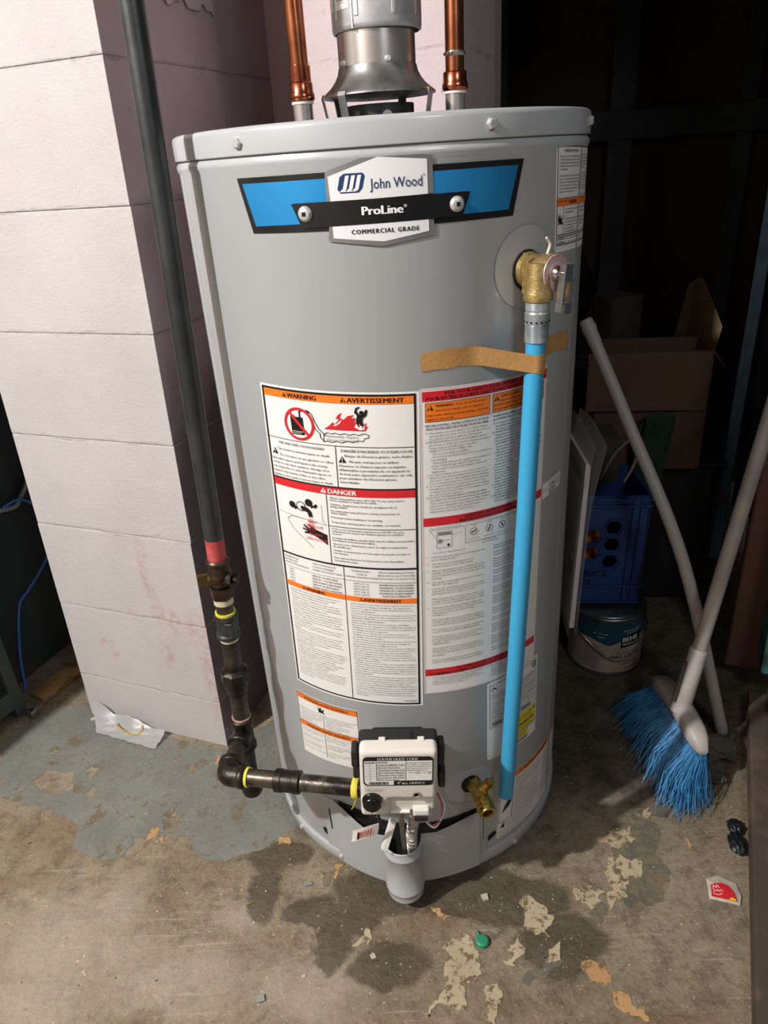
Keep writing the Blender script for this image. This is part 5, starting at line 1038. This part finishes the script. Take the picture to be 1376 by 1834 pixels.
def crumple(pts, fnz, name, m, label, cat, thick=.0006, n=8, group=None):
    """paper-like piece: quad of four floor corners, bent by fnz(s, t)."""
    a, b, c, d_ = (Vector((*q, 0)) for q in pts); rows = []
    for i in range(n+1):
        t = i/n; rows.append([])
        for j in range(n+1):
            s_ = j/n; q = a*(1-s_)*(1-t)+b*s_*(1-t)+c*s_*t+d_*(1-s_)*t; rows[-1].append(q+Vector((0, 0, .0012+fnz(s_, t))))
    return MB().sheet(rows, thick).build(name, m, loc=(a+c)/2, smooth=50, label=label, cat=cat, group=group)
crumple([(-.955, .290), (-.915, .283), (-.905, .312), (-.940, .322)], lambda s, t: .006*abs(math.sin(5*s+3*t))+.004*s, 'paper_scrap', mat('grey_paper', '9C9A90', .8), 'small crumpled grey paper scrap beside the furnace foot', 'paper')
# clear plastic bag and rubber band at the pillar's foot
m, nt, b = new_mat('milky_plastic'); b.inputs['Base Color'].default_value = (.62, .63, .64, 1); b.inputs['Roughness'].default_value = .35; b.inputs['Transmission Weight'].default_value = .45; b.inputs['Alpha'].default_value = .8
milky = m
crumple([(-.772, .204), (-.752, .150), (-.595, .086), (-.578, .128)], lambda s, t: .004*abs(math.sin(9*s+11*t))+.003*abs(math.sin(21*t-6*s))+.055*(1-s)**2*(1-t*.75)*(.8+.2*math.sin(14*t)), 'plastic_bag', milky, 'crumpled milky plastic bag at the foot of the white pillar', 'plastic bag', .0008, 14)
mb = MB(); ringp = []
for i in range(41):
    a = 2*math.pi*i/40; x, y = .036*math.cos(a)*(1 if abs(math.cos(a)) < .8 else .97), .018*math.sin(a); ringp.append(Vector((-.668+x*.92+y*.3, .150-x*.36+y*.9, .016+.006*math.sin(2*a))))
mb.tube(ringp, .0021, 6, False); mb.build('rubber_band', mat('yellow_rubber', 'B59A3A', .5), loc=(-.668, .150, .009), label='yellow rubber band lying on the plastic bag', cat='rubber band')

# ------------------------------------------------------------------ small litter in front
mb = MB(); mb.lathe([(0, .0095), (.002, .0112), (.007, .0108), (.0085, .0095), (.0092, .0070), (.0088, .0045), (.0094, .002)], (.0925, -.3845, .0), (0.05, 0, 1), 24)
bc = mb.build('bottle_cap', mat('green_plastic', '2F8F6C', .45), loc=(.0925, -.3845, 0), label='small green plastic cap on the cream paint patch', cat='cap')
mb = MB(); mb.tube([(.0885, -.3745, .003), (.087, -.370, .004), (.0865, -.367, .003)], .0025, 8); mb.build('tear_tab', mat('green_plastic', '2F8F6C'), bc)
# sauce packet
pk = [(.500, -.289), (.521, -.285), (.546, -.302), (.545, -.325), (.536, -.341), (.515, -.334), (.490, -.326)]
def pack_z(x, y): return .005+.0050*math.exp(-((x-.518)**2/.0004+(y+.314)**2/.00025))+.0010*math.sin(90*x+50*y)
packet_m = mat('packet_white', 'CFC9BA', .42, var='B9B2A0', vscale=60, bmp=.4, bscale=120)
cx_, cy_ = .519, -.314; rows = []
for k in range(7):
    t = k/6; rows.append([])
    for (x, y) in pk+[pk[0]]:
        X, Y = cx_+(x-cx_)*max(t, .001), cy_+(y-cy_)*max(t, .001); rows[-1].append(Vector((X, Y, pack_z(X, Y)*(1-.55*t*t)+.001)))
sp = MB().sheet(rows, .0025).build('sauce_packet', packet_m, loc=(.513, -.314, 0), smooth=60, label='torn white and red sauce packet near the floor plate', cat='packet')
p = Print(lambda x, y, l: Vector((x/1000, y/1000, pack_z(x/1000, y/1000)*.86+.0022+l)), 4)
p.poly('red', [(501, -304), (508, -302.5), (520, -303.5), (528, -309), (533, -321), (532, -337), (515, -331.5), (494, -325.5)], .0012)
p.poly('yellow', [(520, -332.5), (526, -330), (531, -333.5), (531.5, -336.4)], .0016)
p.line('white', [(499, -318), (500, -322.5), (507, -324.5), (513, -322.5)], 1.0, .0018); p.line('white', [(501, -314), (504, -306), (507, -312), (510, -306.5), (512, -313)], 1.0, .0018)
sv = Print(lambda x, y, l: p.fn(500.5+x, -318-y-x*.12, l), 40); sv.text('white', "Arby's", 0, 0, 4.0, width=15, bold=.01, lift=.002); sv.build(sp, INK, {'white': 'lettering'})
p.build(sp, INK)
def chip(pts, z, name, m, label, group=None):
    mb = MB(); mb.prism(ragged(pts, .0012, .004), lambda x, y, h: Vector((x, y, h*(1+.5*math.sin(40*x+30*y)))), .0, z)
    return mb.build(name, m, loc=(pts[0][0], pts[0][1], 0), smooth=0, label=label, cat='paint chip', group=group)
wchip = mat('white_chip', 'B9B5A8', .7)
chip([(-.094, -.398), (-.086, -.396), (-.083, -.403), (-.090, -.405)], .0025, 'paint_chip', wchip, 'small bright white chip in front of the door tube', 'loose chips on the floor')
chip([(-.272, -.455), (-.262, -.453), (-.259, -.463), (-.270, -.466)], .003, 'paint_chip', mat('grey_chip', '8E918C', .6), 'small grey chip near the bottom of the picture', 'loose chips on the floor')
chip([(-.785, .202), (-.776, .206), (-.772, .198), (-.781, .194)], .003, 'paint_chip', wchip, 'white crumb at the corner of the white pillar', 'loose chips on the floor')
chip([(.1005, -.302), (.112, -.300), (.113, -.310), (.103, -.311)], .003, 'paint_chip', wchip, 'pale lump at the edge of the heater shadow', 'loose chips on the floor')
chip([(-.205, -.425), (-.199, -.424), (-.198, -.429), (-.204, -.431)], .003, 'paint_chip', wchip, 'tiny white speck on the bare concrete front', 'loose chips on the floor')
chip([(-.218, -.262), (-.206, -.259), (-.200, -.266), (-.214, -.270)], .003, 'paint_chip', mat('foil_chip', '9FA0A2', .4, .4), 'silvery grey flake beside the dark wet stain', 'loose chips on the floor')
leaf = mat('dry_leaf', '7C7A3A', .7)
chip([(-.317, -.300), (-.309, -.293), (-.302, -.291), (-.310, -.299)], .002, 'paint_chip', leaf, 'curled olive flake on the open concrete', 'loose chips on the floor')

# ------------------------------------------------------------------ storage corner
# manual in a clear pouch on the tank's side
m, nt, b = new_mat('clear_pouch'); b.inputs['Base Color'].default_value = (.9, .92, .92, 1); b.inputs['Roughness'].default_value = .15; b.inputs['Alpha'].default_value = .22; b.inputs['Specular IOR Level'].default_value = .6
pouch_m = m
MN = thing('manual_pouch', (.300, .05, .345), 'white instruction booklet in a clear pouch on the tank side', 'manual')
def bk(t, z): return .3105+.0085*z/.345+.014*(t-.3)*0
def book(x0, x1, y0, y1, z0, z1):
    mb = MB(); vs = []
    for z in (z0, z1):
        k = (z-.345)/.345; sh = .010*k
        vs += [(x0+sh, y0, z), (x1+sh, y0, z), (x1+sh+.006, y1, z), (x0+sh+.006, y1, z)]
    return mb.add(vs, [(0, 1, 2, 3), (4, 7, 6, 5), (0, 4, 5, 1), (1, 5, 6, 2), (2, 6, 7, 3), (3, 7, 4, 0)])
page = mat('booklet_paper', 'CFC8C5', .6)
book(.3065, .3115, -.008, .175, .352, .690).build('booklet', page, MN, smooth=0)
book(.3128, .3162, -.004, .180, .350, .684).build('booklet', page, MN, smooth=0)
p = Print(lambda x, y, l: Vector((.3062-l+.010*((.69-y/1000)-.345)/.345+.006*(x/1000)/.183, -.008+x/1000, .690-y/1000)), 60)
for k in range(30):
    if k in (4, 5, 6): continue
    p.rect('grey', 18, 22+k*5.6, 120-10*(k % 4), 24+k*5.6, 0)
p.rect('black', 20, 205, 52, 235, 0); p.disc('black', 40, 246, 7, 0); p.build(MN, INK)
mb = MB(); rows = []
for i in range(9):
    z = .338+(.722-.338)*i/8; k = (z-.345)/.345; fl_o = .012*max(0, k-.75)/.25
    rows.append([Vector((.3195+.011*k+fl_o+.006*t, -.014+.205*t, z+.012*math.sin(3*t)*(i == 8))) for t in [q/6 for q in range(7)]])
mb.sheet(rows, .0004)
rows2 = [[Vector((q.x-.0155-.004*(i/8), q.y, q.z)) for q in r] for i, r in enumerate(rows)]
mb2 = MB().sheet(rows2, .0004); 
mb.build('pouch_front', pouch_m, MN); mb2.build('pouch_back', pouch_m, MN)

# paint can
PC = Vector((.498, .352, 0)); CRR = .0905; CH = .166
PT = thing('paint_can', PC, 'one-gallon paint can with dark teal and cream label, lid on', 'paint can')
tin = mat('tin_plate', '8F9394', .35, .9, var='6C6F70', vscale=30)
mb = MB(); mb.lathe([(0, CRR-.002), (.002, CRR), (.006, CRR), (.007, CRR-.002), (.157, CRR-.002), (.159, CRR), (.164, CRR), (CH, CRR-.002), (CH, CRR-.008), (.161, CRR-.010), (.161, CRR-.013), (CH-.002, CRR-.016), (CH-.002, CRR-.020), (.160, CRR-.024), (.160, .001)], PC, (0, 0, 1), 56, True, False); mb.build('can', tin, PT, smooth=40)
def fc(x, y, l): 
    a = -44+math.degrees(x/1000/CRR); return PC+Vector((math.sin(rad(a))*(CRR-.0012+l), -math.cos(rad(a))*(CRR-.0012+l), .152-y/1000))
cb = label_base(lambda x, y, l: fc(x-215, y, l), 568, 142, 'label', mat('can_cream', 'B9AC9C', .5, var='A3937F', vscale=20), parent=PT)
p = Print(fc, 8); p.rect('teal', -215, 0, 353, 46, .0002); p.poly('teal', [(2, 44), (52, 62), (82, 48), (82, 40), (2, 40)], .0003)
p.poly('black', [(80, 36), (138, 32), (138, 66), (80, 68)], .0005); p.text('white', 'BEHR', 84, 51, 13, width=44, bold=.04, lift=.0008); p.text('white', 'PREMIUM PLUS', 84, 62, 7, width=50, lift=.0008, bold=.01)
p.text('white', 'INTERIOR SATIN ENAMEL', 84, 22, 4.0, width=54, lift=.0006); p.text('white', 'PEINTURE', 94, 29, 3.2, width=36, lift=.0006)
p.disc('white', 16, 28, 2.2, .0006); p.text('white', 'Low VOC', 24, 30, 3.6, lift=.0006); p.text('white', 'Mildew', 24, 40, 3.6, lift=.0006)
p.text('black', 'LOW ODOR', 74, 86, 5, width=46); p.text('black', 'PAINT & PRIMER', 56, 98, 7, width=84, bold=.02); p.text('black', 'EXCELLENT', 92, 112, 4.2); p.text('black', 'KITCHENS & BATHS', 84, 119, 4.2); p.text('black', 'CAUTION:', 96, 135, 7.5, width=44, bold=.03)
for k in range(17): p.rect('grey', -8, 64+k*4.3, 42-6*(k % 3), 65.6+k*4.3, .0004)
p.build(cb, INK)
hp = [PC+Vector((math.sin(rad(a))*(CRR+.004), -math.cos(rad(a))*(CRR+.004), .118-.070*math.cos(rad((a-5)*1.0))**2*max(0, math.cos(rad(a-5))))) for a in range(-85, 96, 10)]
mb = MB(); mb.tube(hp, .0016, 8); mb.build('wire_handle', tin, PT)
for a in (-85, 95): mb = MB(); mb.lathe([(0, .009), (.003, .009), (.004, .006)], PC+Vector((math.sin(rad(a)), -math.cos(rad(a)), 0))*(CRR-.002)+Vector((0, 0, .118)), (math.sin(rad(a)), -math.cos(rad(a)), 0), 16); mb.build('ear', tin, PT)
# pale bucket behind
BK = Vector((.335, .52, 0)); mb = MB(); mb.lathe([(0, .085), (.004, .088), (.03, .089), (.032, .0925), (.036, .0925), (.038, .0895), (.05, .0905), (.052, .094), (.056, .094), (.058, .091), (.150, .098), (.152, .102), (.165, .102), (.165, .096), (.02, .084)], BK, (0, 0, 1), 40, True, False)
bkt = mb.build('bucket', mat('pale_bucket', 'B4B0AA', .5), loc=BK, smooth=40, label='pale ribbed plastic bucket half hidden behind the tank', cat='bucket')
mb = MB(); mb.lathe([(0, .098), (.004, .0985), (.005, .096)], BK+Vector((0, 0, .1605)), (0, 0, 1), 40); mb.build('lid', mat('pale_bucket', 'B4B0AA'), bkt)
# blue milk crate
CO = Vector((.238, .350, .1730)); cdx = Vector((.990, -.06, -.02)).normalized(); cdz = Vector((.04, .03, 1)).normalized(); cdy = cdz.cross(cdx).normalized()
CW, CD, CHH = .325, .20, .285
def cr(x, y, z): return CO+cdx*x+cdy*y+cdz*z
crate_m = mat('blue_crate', '224684', .5, var='1A376C', vscale=14)
CT = thing('milk_crate', CO+cdx*.16, 'blue plastic milk crate with hexagon holes on top of the paint can', 'crate')
def hexa(cx, cz, r): return [(cx+r*math.cos(rad(60*k)), cz+r*math.sin(rad(60*k))) for k in range(6)]
hol = []
for col, (cx0, rows_) in enumerate(((.062, (.115, .160, .205)), (.108, (.138, .182, .226)), (.154, (.115, .160, .205)), (.200, (.138, .182)), (.246, (.115, .160, .205)))):
    for z in rows_: hol.append(hexa(cx0, z, .0190))
mb = MB(); mb.prism([(0, 0), (CW, 0), (CW, CHH), (0, CHH)], lambda x, z, h: cr(x, h, z), 0, .006, hol); mb.build('front_panel', crate_m, CT, smooth=0)
mb = MB()
for h in hol:
    cx0 = sum(q[0] for q in h)/6; cz0 = sum(q[1] for q in h)/6
    o = hexa(cx0, cz0, .0262); i_ = hexa(cx0, cz0, .0235)
    mb.prism(o, lambda x, z, h2: cr(x, h2, z), -.004, 0, [i_])
mb.build('hexagon_ribs', crate_m, CT, smooth=0, kind='stuff')
mb = MB()
for x0 in (.285, .303): mb.box(cr(x0, -.003, CHH/2), (.004, .007, CHH), Matrix((cdx, cdy, cdz)).transposed())
for z0 in (.006, .05, .262, .279): mb.box(cr(CW/2, -.003, z0), (CW, .007, .005), Matrix((cdx, cdy, cdz)).transposed())
mb.build('rim_ribs', crate_m, CT, smooth=0)
CM = Matrix((cdx, cdy, cdz)).transposed()
for nm, c_, s_ in (('side_panel', (CW-.003, CD/2, CHH/2), (.006, CD, CHH)), ('side_panel', (.003, CD/2, CHH/2), (.006, CD, CHH)), ('back_panel', (CW/2, CD-.003, CHH/2), (CW, .006, CHH)), ('crate_floor', (CW/2, CD/2, .003), (CW, CD, .006))):
    mb = MB(); mb.box(cr(*c_), s_, CM); mb.build(nm, crate_m, CT, smooth=0)
p = Print(lambda x, y, l: cr(x/1000, -.0005-l, .1-y/1000), 60); p.text('blue', 'BEATRICE', 120, 24, 15, width=126, bold=.03, lift=.0004); p.text('blue', 'FOODS', 132, 46, 15, width=74, bold=.03, lift=.0004); p.build(CT, {**INK, 'blue': mat('crate_ink', '101C3C', .5)})
# orange jugs inside the crate seen through the holes
mb = MB(); c_ = cr(.19, .10, .008); mb.lathe([(0, .052), (.01, .056), (.14, .056), (.18, .045), (.20, .02), (.235, .02)], c_, cdz, 24); mb.build('jug', mat('orange_jug', 'B06A2C', .45), loc=c_, label='orange jug standing inside the blue milk crate', cat='jug')
hgp = [cr(.27, .05, .30), cr(.285, .05, .335), cr(.292, .05, .37), cr(.285, .06, .405), cr(.25, .08, .36), cr(.225, .09, .29)]
mb = MB(); mb.tube(loop(hgp), .0035, 8)
hw = mb.build('wire_hanger', mat('white_wire', '7E7A72', .5), loc=cr(.25, .07, .29), label='bent white wire hook poking out of the blue crate', cat='hanger')
# green garment hung over the crate
gr = mat('dark_green_cloth', '1F3A26', .9, var='142618', vscale=30, bmp=.5, bscale=120)
rows = []
for i in range(15):
    t = i/14; rows.append([Vector((.575+.085*s_+.02*math.sin(9*s_+2*t)-.02*t, .505+.010*math.sin(11*s_+3*t)-.010*t*(1-t), .56-.30*t+.03*math.sin(2.4*s_))) for s_ in [k/10 for k in range(11)]])
MB().sheet(rows, .004).build('green_cloth', gr, loc=(.54, .50, .26), smooth=60, label='dark green cloth hanging in front of the cardboard box', cat='cloth')
# dark tote carrying the cardboard box
def carton(name, c, size, rz, m, label, cat, open_top=False):
    Rz = Matrix.Rotation(rad(rz), 3, 'Z'); T = thing(name, c, label, cat); c = Vector(c); sx, sy, sz = size
    def q(x, y, z): return c+Rz @ Vector((x, y, z))
    t_ = .005
    for nm, cc, ss in (('front_wall', (0, -sy/2, sz/2), (sx, t_, sz)), ('back_wall', (0, sy/2, sz/2), (sx, t_, sz)), ('side_wall', (-sx/2, 0, sz/2), (t_, sy-t_, sz)), ('side_wall', (sx/2, 0, sz/2), (t_, sy-t_, sz)), ('bottom', (0, 0, t_/2), (sx-t_, sy-t_, t_))):
        mb = MB(); mb.box(q(*cc), ss, Rz); mb.build(nm, m, T, smooth=0)
    return T, q, Rz
card = mat('cardboard', '5C4535', .85, var='50392C', vscale=8, bmp=.15, bscale=60); card2 = mat('grey_cardboard', '463C33', .9, var='3A312A', vscale=8)
tote_m = mat('black_tote', '17181B', .6, bmp=.1)
mb = MB(); mb.rbox((.705, .735, .205), (.30, .30, .41), .02, 3, Matrix.Rotation(rad(-8), 3, 'Z')); TO = mb.build('storage_tote', tote_m, loc=(.705, .735, 0), label='black storage tote standing under the cardboard box', cat='tote')
mb = MB(); mb.rbox((.705, .735, .418), (.32, .32, .018), .006, 2, Matrix.Rotation(rad(-8), 3, 'Z')); mb.build('lid', tote_m, TO)
T, q, Rz = carton('cardboard_box', (.632, .618, .4275), (.262, .14, .30), -8, card, 'brown cardboard box with a front flap folded down', 'box')
rows = [[q(x, -.079-.012*math.sin((.30-z)*6), z) for x in [-.155+.28*k/4 for k in range(5)]] for z in [.160+.14*k/5 for k in range(6)]]; MB().sheet(rows, .004).build('flap', card, T, smooth=0)
rows = [[q(.132+.03*k/3, y, .30-.04*k/3) for k in range(4)] for y in (-.065, .065)]; MB().sheet(rows, .004).build('flap', card, T, smooth=0)
mb = MB(); mb.box(q(.030, -.073, .118), (.060, .002, .055), Rz); mb.build('printed_panel', mat('dark_print', '20241E', .7), T, smooth=0)
T2, q2, R2 = carton('cardboard_carton', cr(.185, .14, CHH+.002), (.16, .10, .105), -4, card2, 'low greyish carton perched on the blue milk crate', 'box')
for sg in (-1, 1): mb = MB(); mb.box(q2(sg*.04, 0, .107), (.078, .098, .004), R2); mb.build('flap', card2, T2, smooth=0)
# bags and boxes piled behind
bag_m = mat('black_bag', '14171F', .4, bmp=.6, bscale=18)
def blob(c, r, name, m, label, cat, amp=.25, fr=7):
    bm = bmesh.new(); bmesh.ops.create_icosphere(bm, subdivisions=4, radius=1)
    mb = MB(); c = Vector(c)
    for v in bm.verts:
        n = noise.noise(v.co*fr*.35+c*3)*amp+noise.noise(v.co*fr+c)*amp*.4; v.co = Vector((v.co.x*r[0], v.co.y*r[1], v.co.z*r[2]))*(1+n)
    zmin = min(v.co.z for v in bm.verts)
    mb.add([v.co+c+Vector((0, 0, -zmin)) for v in bm.verts], [tuple(v.index for v in f.verts) for f in bm.faces]); bm.free()
    return mb.build(name, m, loc=c, smooth=60, label=label, cat=cat)
mb = MB(); mb.rbox((.575, 1.13, .30), (.42, .26, .60), .01, 1, Matrix.Rotation(rad(-20), 3, 'Z')); CHs = mb.build('storage_chest', mat('dark_chest', '1C1B1A', .7), loc=(.575, 1.13, 0), label='dark chest at the back of the storage corner', cat='chest')
mb = MB(); mb.rbox((.575, 1.13, .607), (.44, .28, .014), .004, 1, Matrix.Rotation(rad(-20), 3, 'Z')); mb.build('lid', mat('dark_chest', '1C1B1A'), CHs)
blob((.50, 1.14, .615), (.12, .10, .15), 'garbage_bag', bag_m, 'black garbage bag slumped on the dark chest', 'bag')
T3, q3, R3 = carton('small_carton', (.685, 1.07, .615), (.10, .10, .15), 18, card2, 'small dim carton on the chest behind the cardboard box', 'box')
mb = MB(); mb.box(q3(0, 0, .152), (.104, .104, .004), R3); mb.build('flap', card2, T3, smooth=0)
# folded brown paper sack catching the light
sack = mat('kraft_paper', '806645', .8, var='6C5436', vscale=20, bmp=.3, bscale=80)
rows = [[(.852, .965, .806), (.862, .952, .818), (.874, .945, .824), (.884, .957, .816), (.878, .97, .808)], [(.842, .965, .74), (.850, .935, .745), (.884, .950, .75), (.918, .925, .735), (.925, .965, .73)], [(.830, .968, .67), (.842, .922, .668), (.884, .950, .67), (.938, .915, .69), (.940, .965, .69)], [(.832, .97, .60), (.850, .925, .60), (.89, .945, .60), (.925, .92, .60), (.93, .97, .60)], [(.832, .97, .505), (.850, .93, .505), (.89, .945, .505), (.92, .93, .505), (.93, .97, .505)]]
sk_ = MB().sheet(rows, .003).build('paper_sack', sack, loc=(.885, .95, .505), smooth=35, label='folded kraft paper sack standing upright beside the cardboard box', cat='paper sack')
T4, q4, R4 = carton('tall_carton', (.890, .975, .0), (.125, .17, .498), -20, card2, 'dim tall carton under the kraft paper sack', 'box')
mb = MB(); mb.box(q4(0, 0, .5), (.128, .173, .004), R4); mb.build('flap', card2, T4, smooth=0)
# pale blue strip standing at the wall
mb = MB(); mb.rbox((.962, .794, .575), (.030, .018, 1.15), .003, 1, BROT); ps = mb.build('wood_strip', mat('pale_blue_paint', '6F94B0', .6, var='5C7C96', vscale=20), loc=(.962, .794, 0), label='pale blue strip of wood standing in the dark corner', cat='wood strip')
# floor paper and rags beside the plate
gp = mat('dirty_paper', '6E6A60', .85, var='4E4A42', vscale=25, bmp=.4, bscale=60)
crumple([(.555, -.085), (.618, -.092), (.640, -.030), (.590, -.010)], lambda s, t: .010*abs(math.sin(4*s+5*t))+.012*s*(1-t), 'dirty_paper', gp, 'dirty grey paper crumpled beside the broom bristles', 'paper')
crumple([(.610, -.030), (.665, -.035), (.690, .035), (.630, .030)], lambda s, t: .018*abs(math.sin(3*s+4*t))+.006*t, 'dirty_paper', gp, 'dirty grey paper under the end of the white stick', 'paper')
crumple([(.448, -.150), (.478, -.158), (.500, -.128), (.470, -.118)], lambda s, t: .003*abs(math.sin(6*s)), 'dirty_paper', gp, 'flat grey paper scrap just in front of the bristles', 'paper')
blob((.594, -.190, -.002), (.013, .016, .010), 'black_rag', bag_m, 'small black rag against the floor plate', 'rag', .3, 9)
blob((.580, -.228, -.002), (.013, .022, .011), 'black_rag', bag_m, 'larger black rag nearer the sauce packet', 'rag', .3, 8)

# ------------------------------------------------------------------ broom and stick
BR = thing('broom', (.53, 0, 0), 'broom with blue bristles and a pale handle leaning in the corner', 'broom')
plast = mat('pale_broom_plastic', 'B4AEAA', .45, var='9C958F', vscale=20)
ha, hb_ = Vector((.541, .115, .112)), Vector((.552, -.108, .120))
hpts = [ha.lerp(hb_, t)+Vector((0, 0, .020*math.sin(math.pi*t)**.8)) for t in [k/12 for k in range(13)]]
vs = []; fs = []; nsec = 16
for i, q_ in enumerate(hpts):
    t = i/12; e = min(1, math.sin(math.pi*min(max(t, .02), .98))*2.6); w_ = .019*e**.5+.002; h_ = .018*e**.5+.002
    for k in range(nsec): a = 2*math.pi*k/nsec; vs.append(q_+Vector((math.copysign(abs(math.cos(a))**.7, math.cos(a))*w_, 0, math.copysign(abs(math.sin(a))**.7, math.sin(a))*h_)))
for i in range(12):
    for k in range(nsec): j = (k+1) % nsec; fs.append((i*nsec+k, i*nsec+j, (i+1)*nsec+j, (i+1)*nsec+k))
fs += [tuple(range(nsec)), tuple(range(12*nsec, 13*nsec))]
MB().add(vs, fs).build('head', plast, BR, smooth=60)
s0, s1 = Vector((.540, -.012, .135)), Vector((.575, .020, .255)); hdv = Vector((.130, .137, .447)).normalized()
mb = MB(); mb.tube([s0, s0.lerp(s1, .35), s1], [.0205, .0185, .0175], 20); mb.build('socket', plast, BR)
mb = MB(); mb.lathe([(0, .0178), (.006, .0185), (.012, .0178)], s1-hdv*.004, hdv, 20); mb.build('ferrule', plast, BR)
mb = MB(); mb.cyl(s1-hdv*.01, s1+hdv*1.06, .0142, 20); mb.build('handle', mat('broom_handle', 'A39C96', .5, var='8E8780', vscale=12), BR)
mb = MB(); cl = s0.lerp(s1, .55)+Vector((-.022, -.006, 0)); mb.rbox(cl, (.008, .012, .085), .002, 2, hdv.to_track_quat('Z', 'Y').to_matrix()); mb.lathe([(0, .004), (.002, .004)], cl+Vector((-.001, -.006, -.03)), (0, -1, 0), 12); mb.build('clip', mat('dark_clip', '3A3836', .5), BR)
mb = MB()
for i in range(1500):
    t = random.random(); row = random.uniform(-1, 1); q_ = ha.lerp(hb_, .03+.94*t)
    st_ = q_+Vector((.013*row, 0, -.012)); fan = (t-.5)
    ln = random.gauss(1, .05)
    tip = Vector((.512+.040*row+.010*random.gauss(0, 1)+.020*fan, q_.y-fan*.075+.012*random.gauss(0, 1)-.012, .003+abs(random.gauss(0, .008))))
    mid = st_.lerp(tip, .55)+Vector((random.gauss(-.006, .005), random.gauss(0, .005), .008))
    mb.tube([st_, mid, st_.lerp(tip, ln)], [.00085, .0008, .0006], 3, False)
for v in mb.v: v.z = max(v.z, .0012)
mb.build('bristles', mat('blue_bristle', '4492C8', .5, var='2C70A6', vscale=60), BR, smooth=60, kind='stuff')
SK = thing('white_stick', (.672, .055, 0), 'thin pale tube leaning behind the broom, capped end up', 'stick')
mb = MB(); pth = loop([(.672, .055, .012), (.575, .14, .39), (.480, .27, .650), (.404, .34, .836)], 8); mb.tube(pth, [.0128]*len(pth), 18); mb.build('tube', mat('stick_white', 'AFABA6', .45), SK)
e0, e1 = pth[-1], (pth[-1]-pth[-3]).normalized(); mb = MB(); mb.lathe([(-.03, .0138), (-.004, .0142), (0, .0155), (.008, .0158), (.012, .0140), (.020, .0142), (.024, .0110)], e0, e1, 18); mb.build('end_cap', mat('stick_white', 'AFABA6'), SK)
mb = MB(); d0 = (pth[0]-pth[2]).normalized(); mb.lathe([(-.02, .0130), (0, .0132), (.006, .0115), (.010, .0060)], pth[0], d0, 18); mb.build('foot_cap', mat('stick_white', 'AFABA6'), SK)
# torn tape on the return wall
rows = [[B(.0030, .13+.185*s_, 1.50+(-.076-.004*s_+.006*math.sin(17*s_)+.004*math.sin(41*s_))*t)+Vector((SHEAR*1.45, 0, 0)) for s_ in [k/16 for k in range(17)]] for t in (0, .5, 1)]
MB().sheet(rows, .0006).build('torn_tape', mat('old_tape', 'B5AAAA', .5, bmp=.5, bscale=60), loc=rows[1][8], smooth=30, label='torn pale tape stuck high on the pillar side', cat='tape')
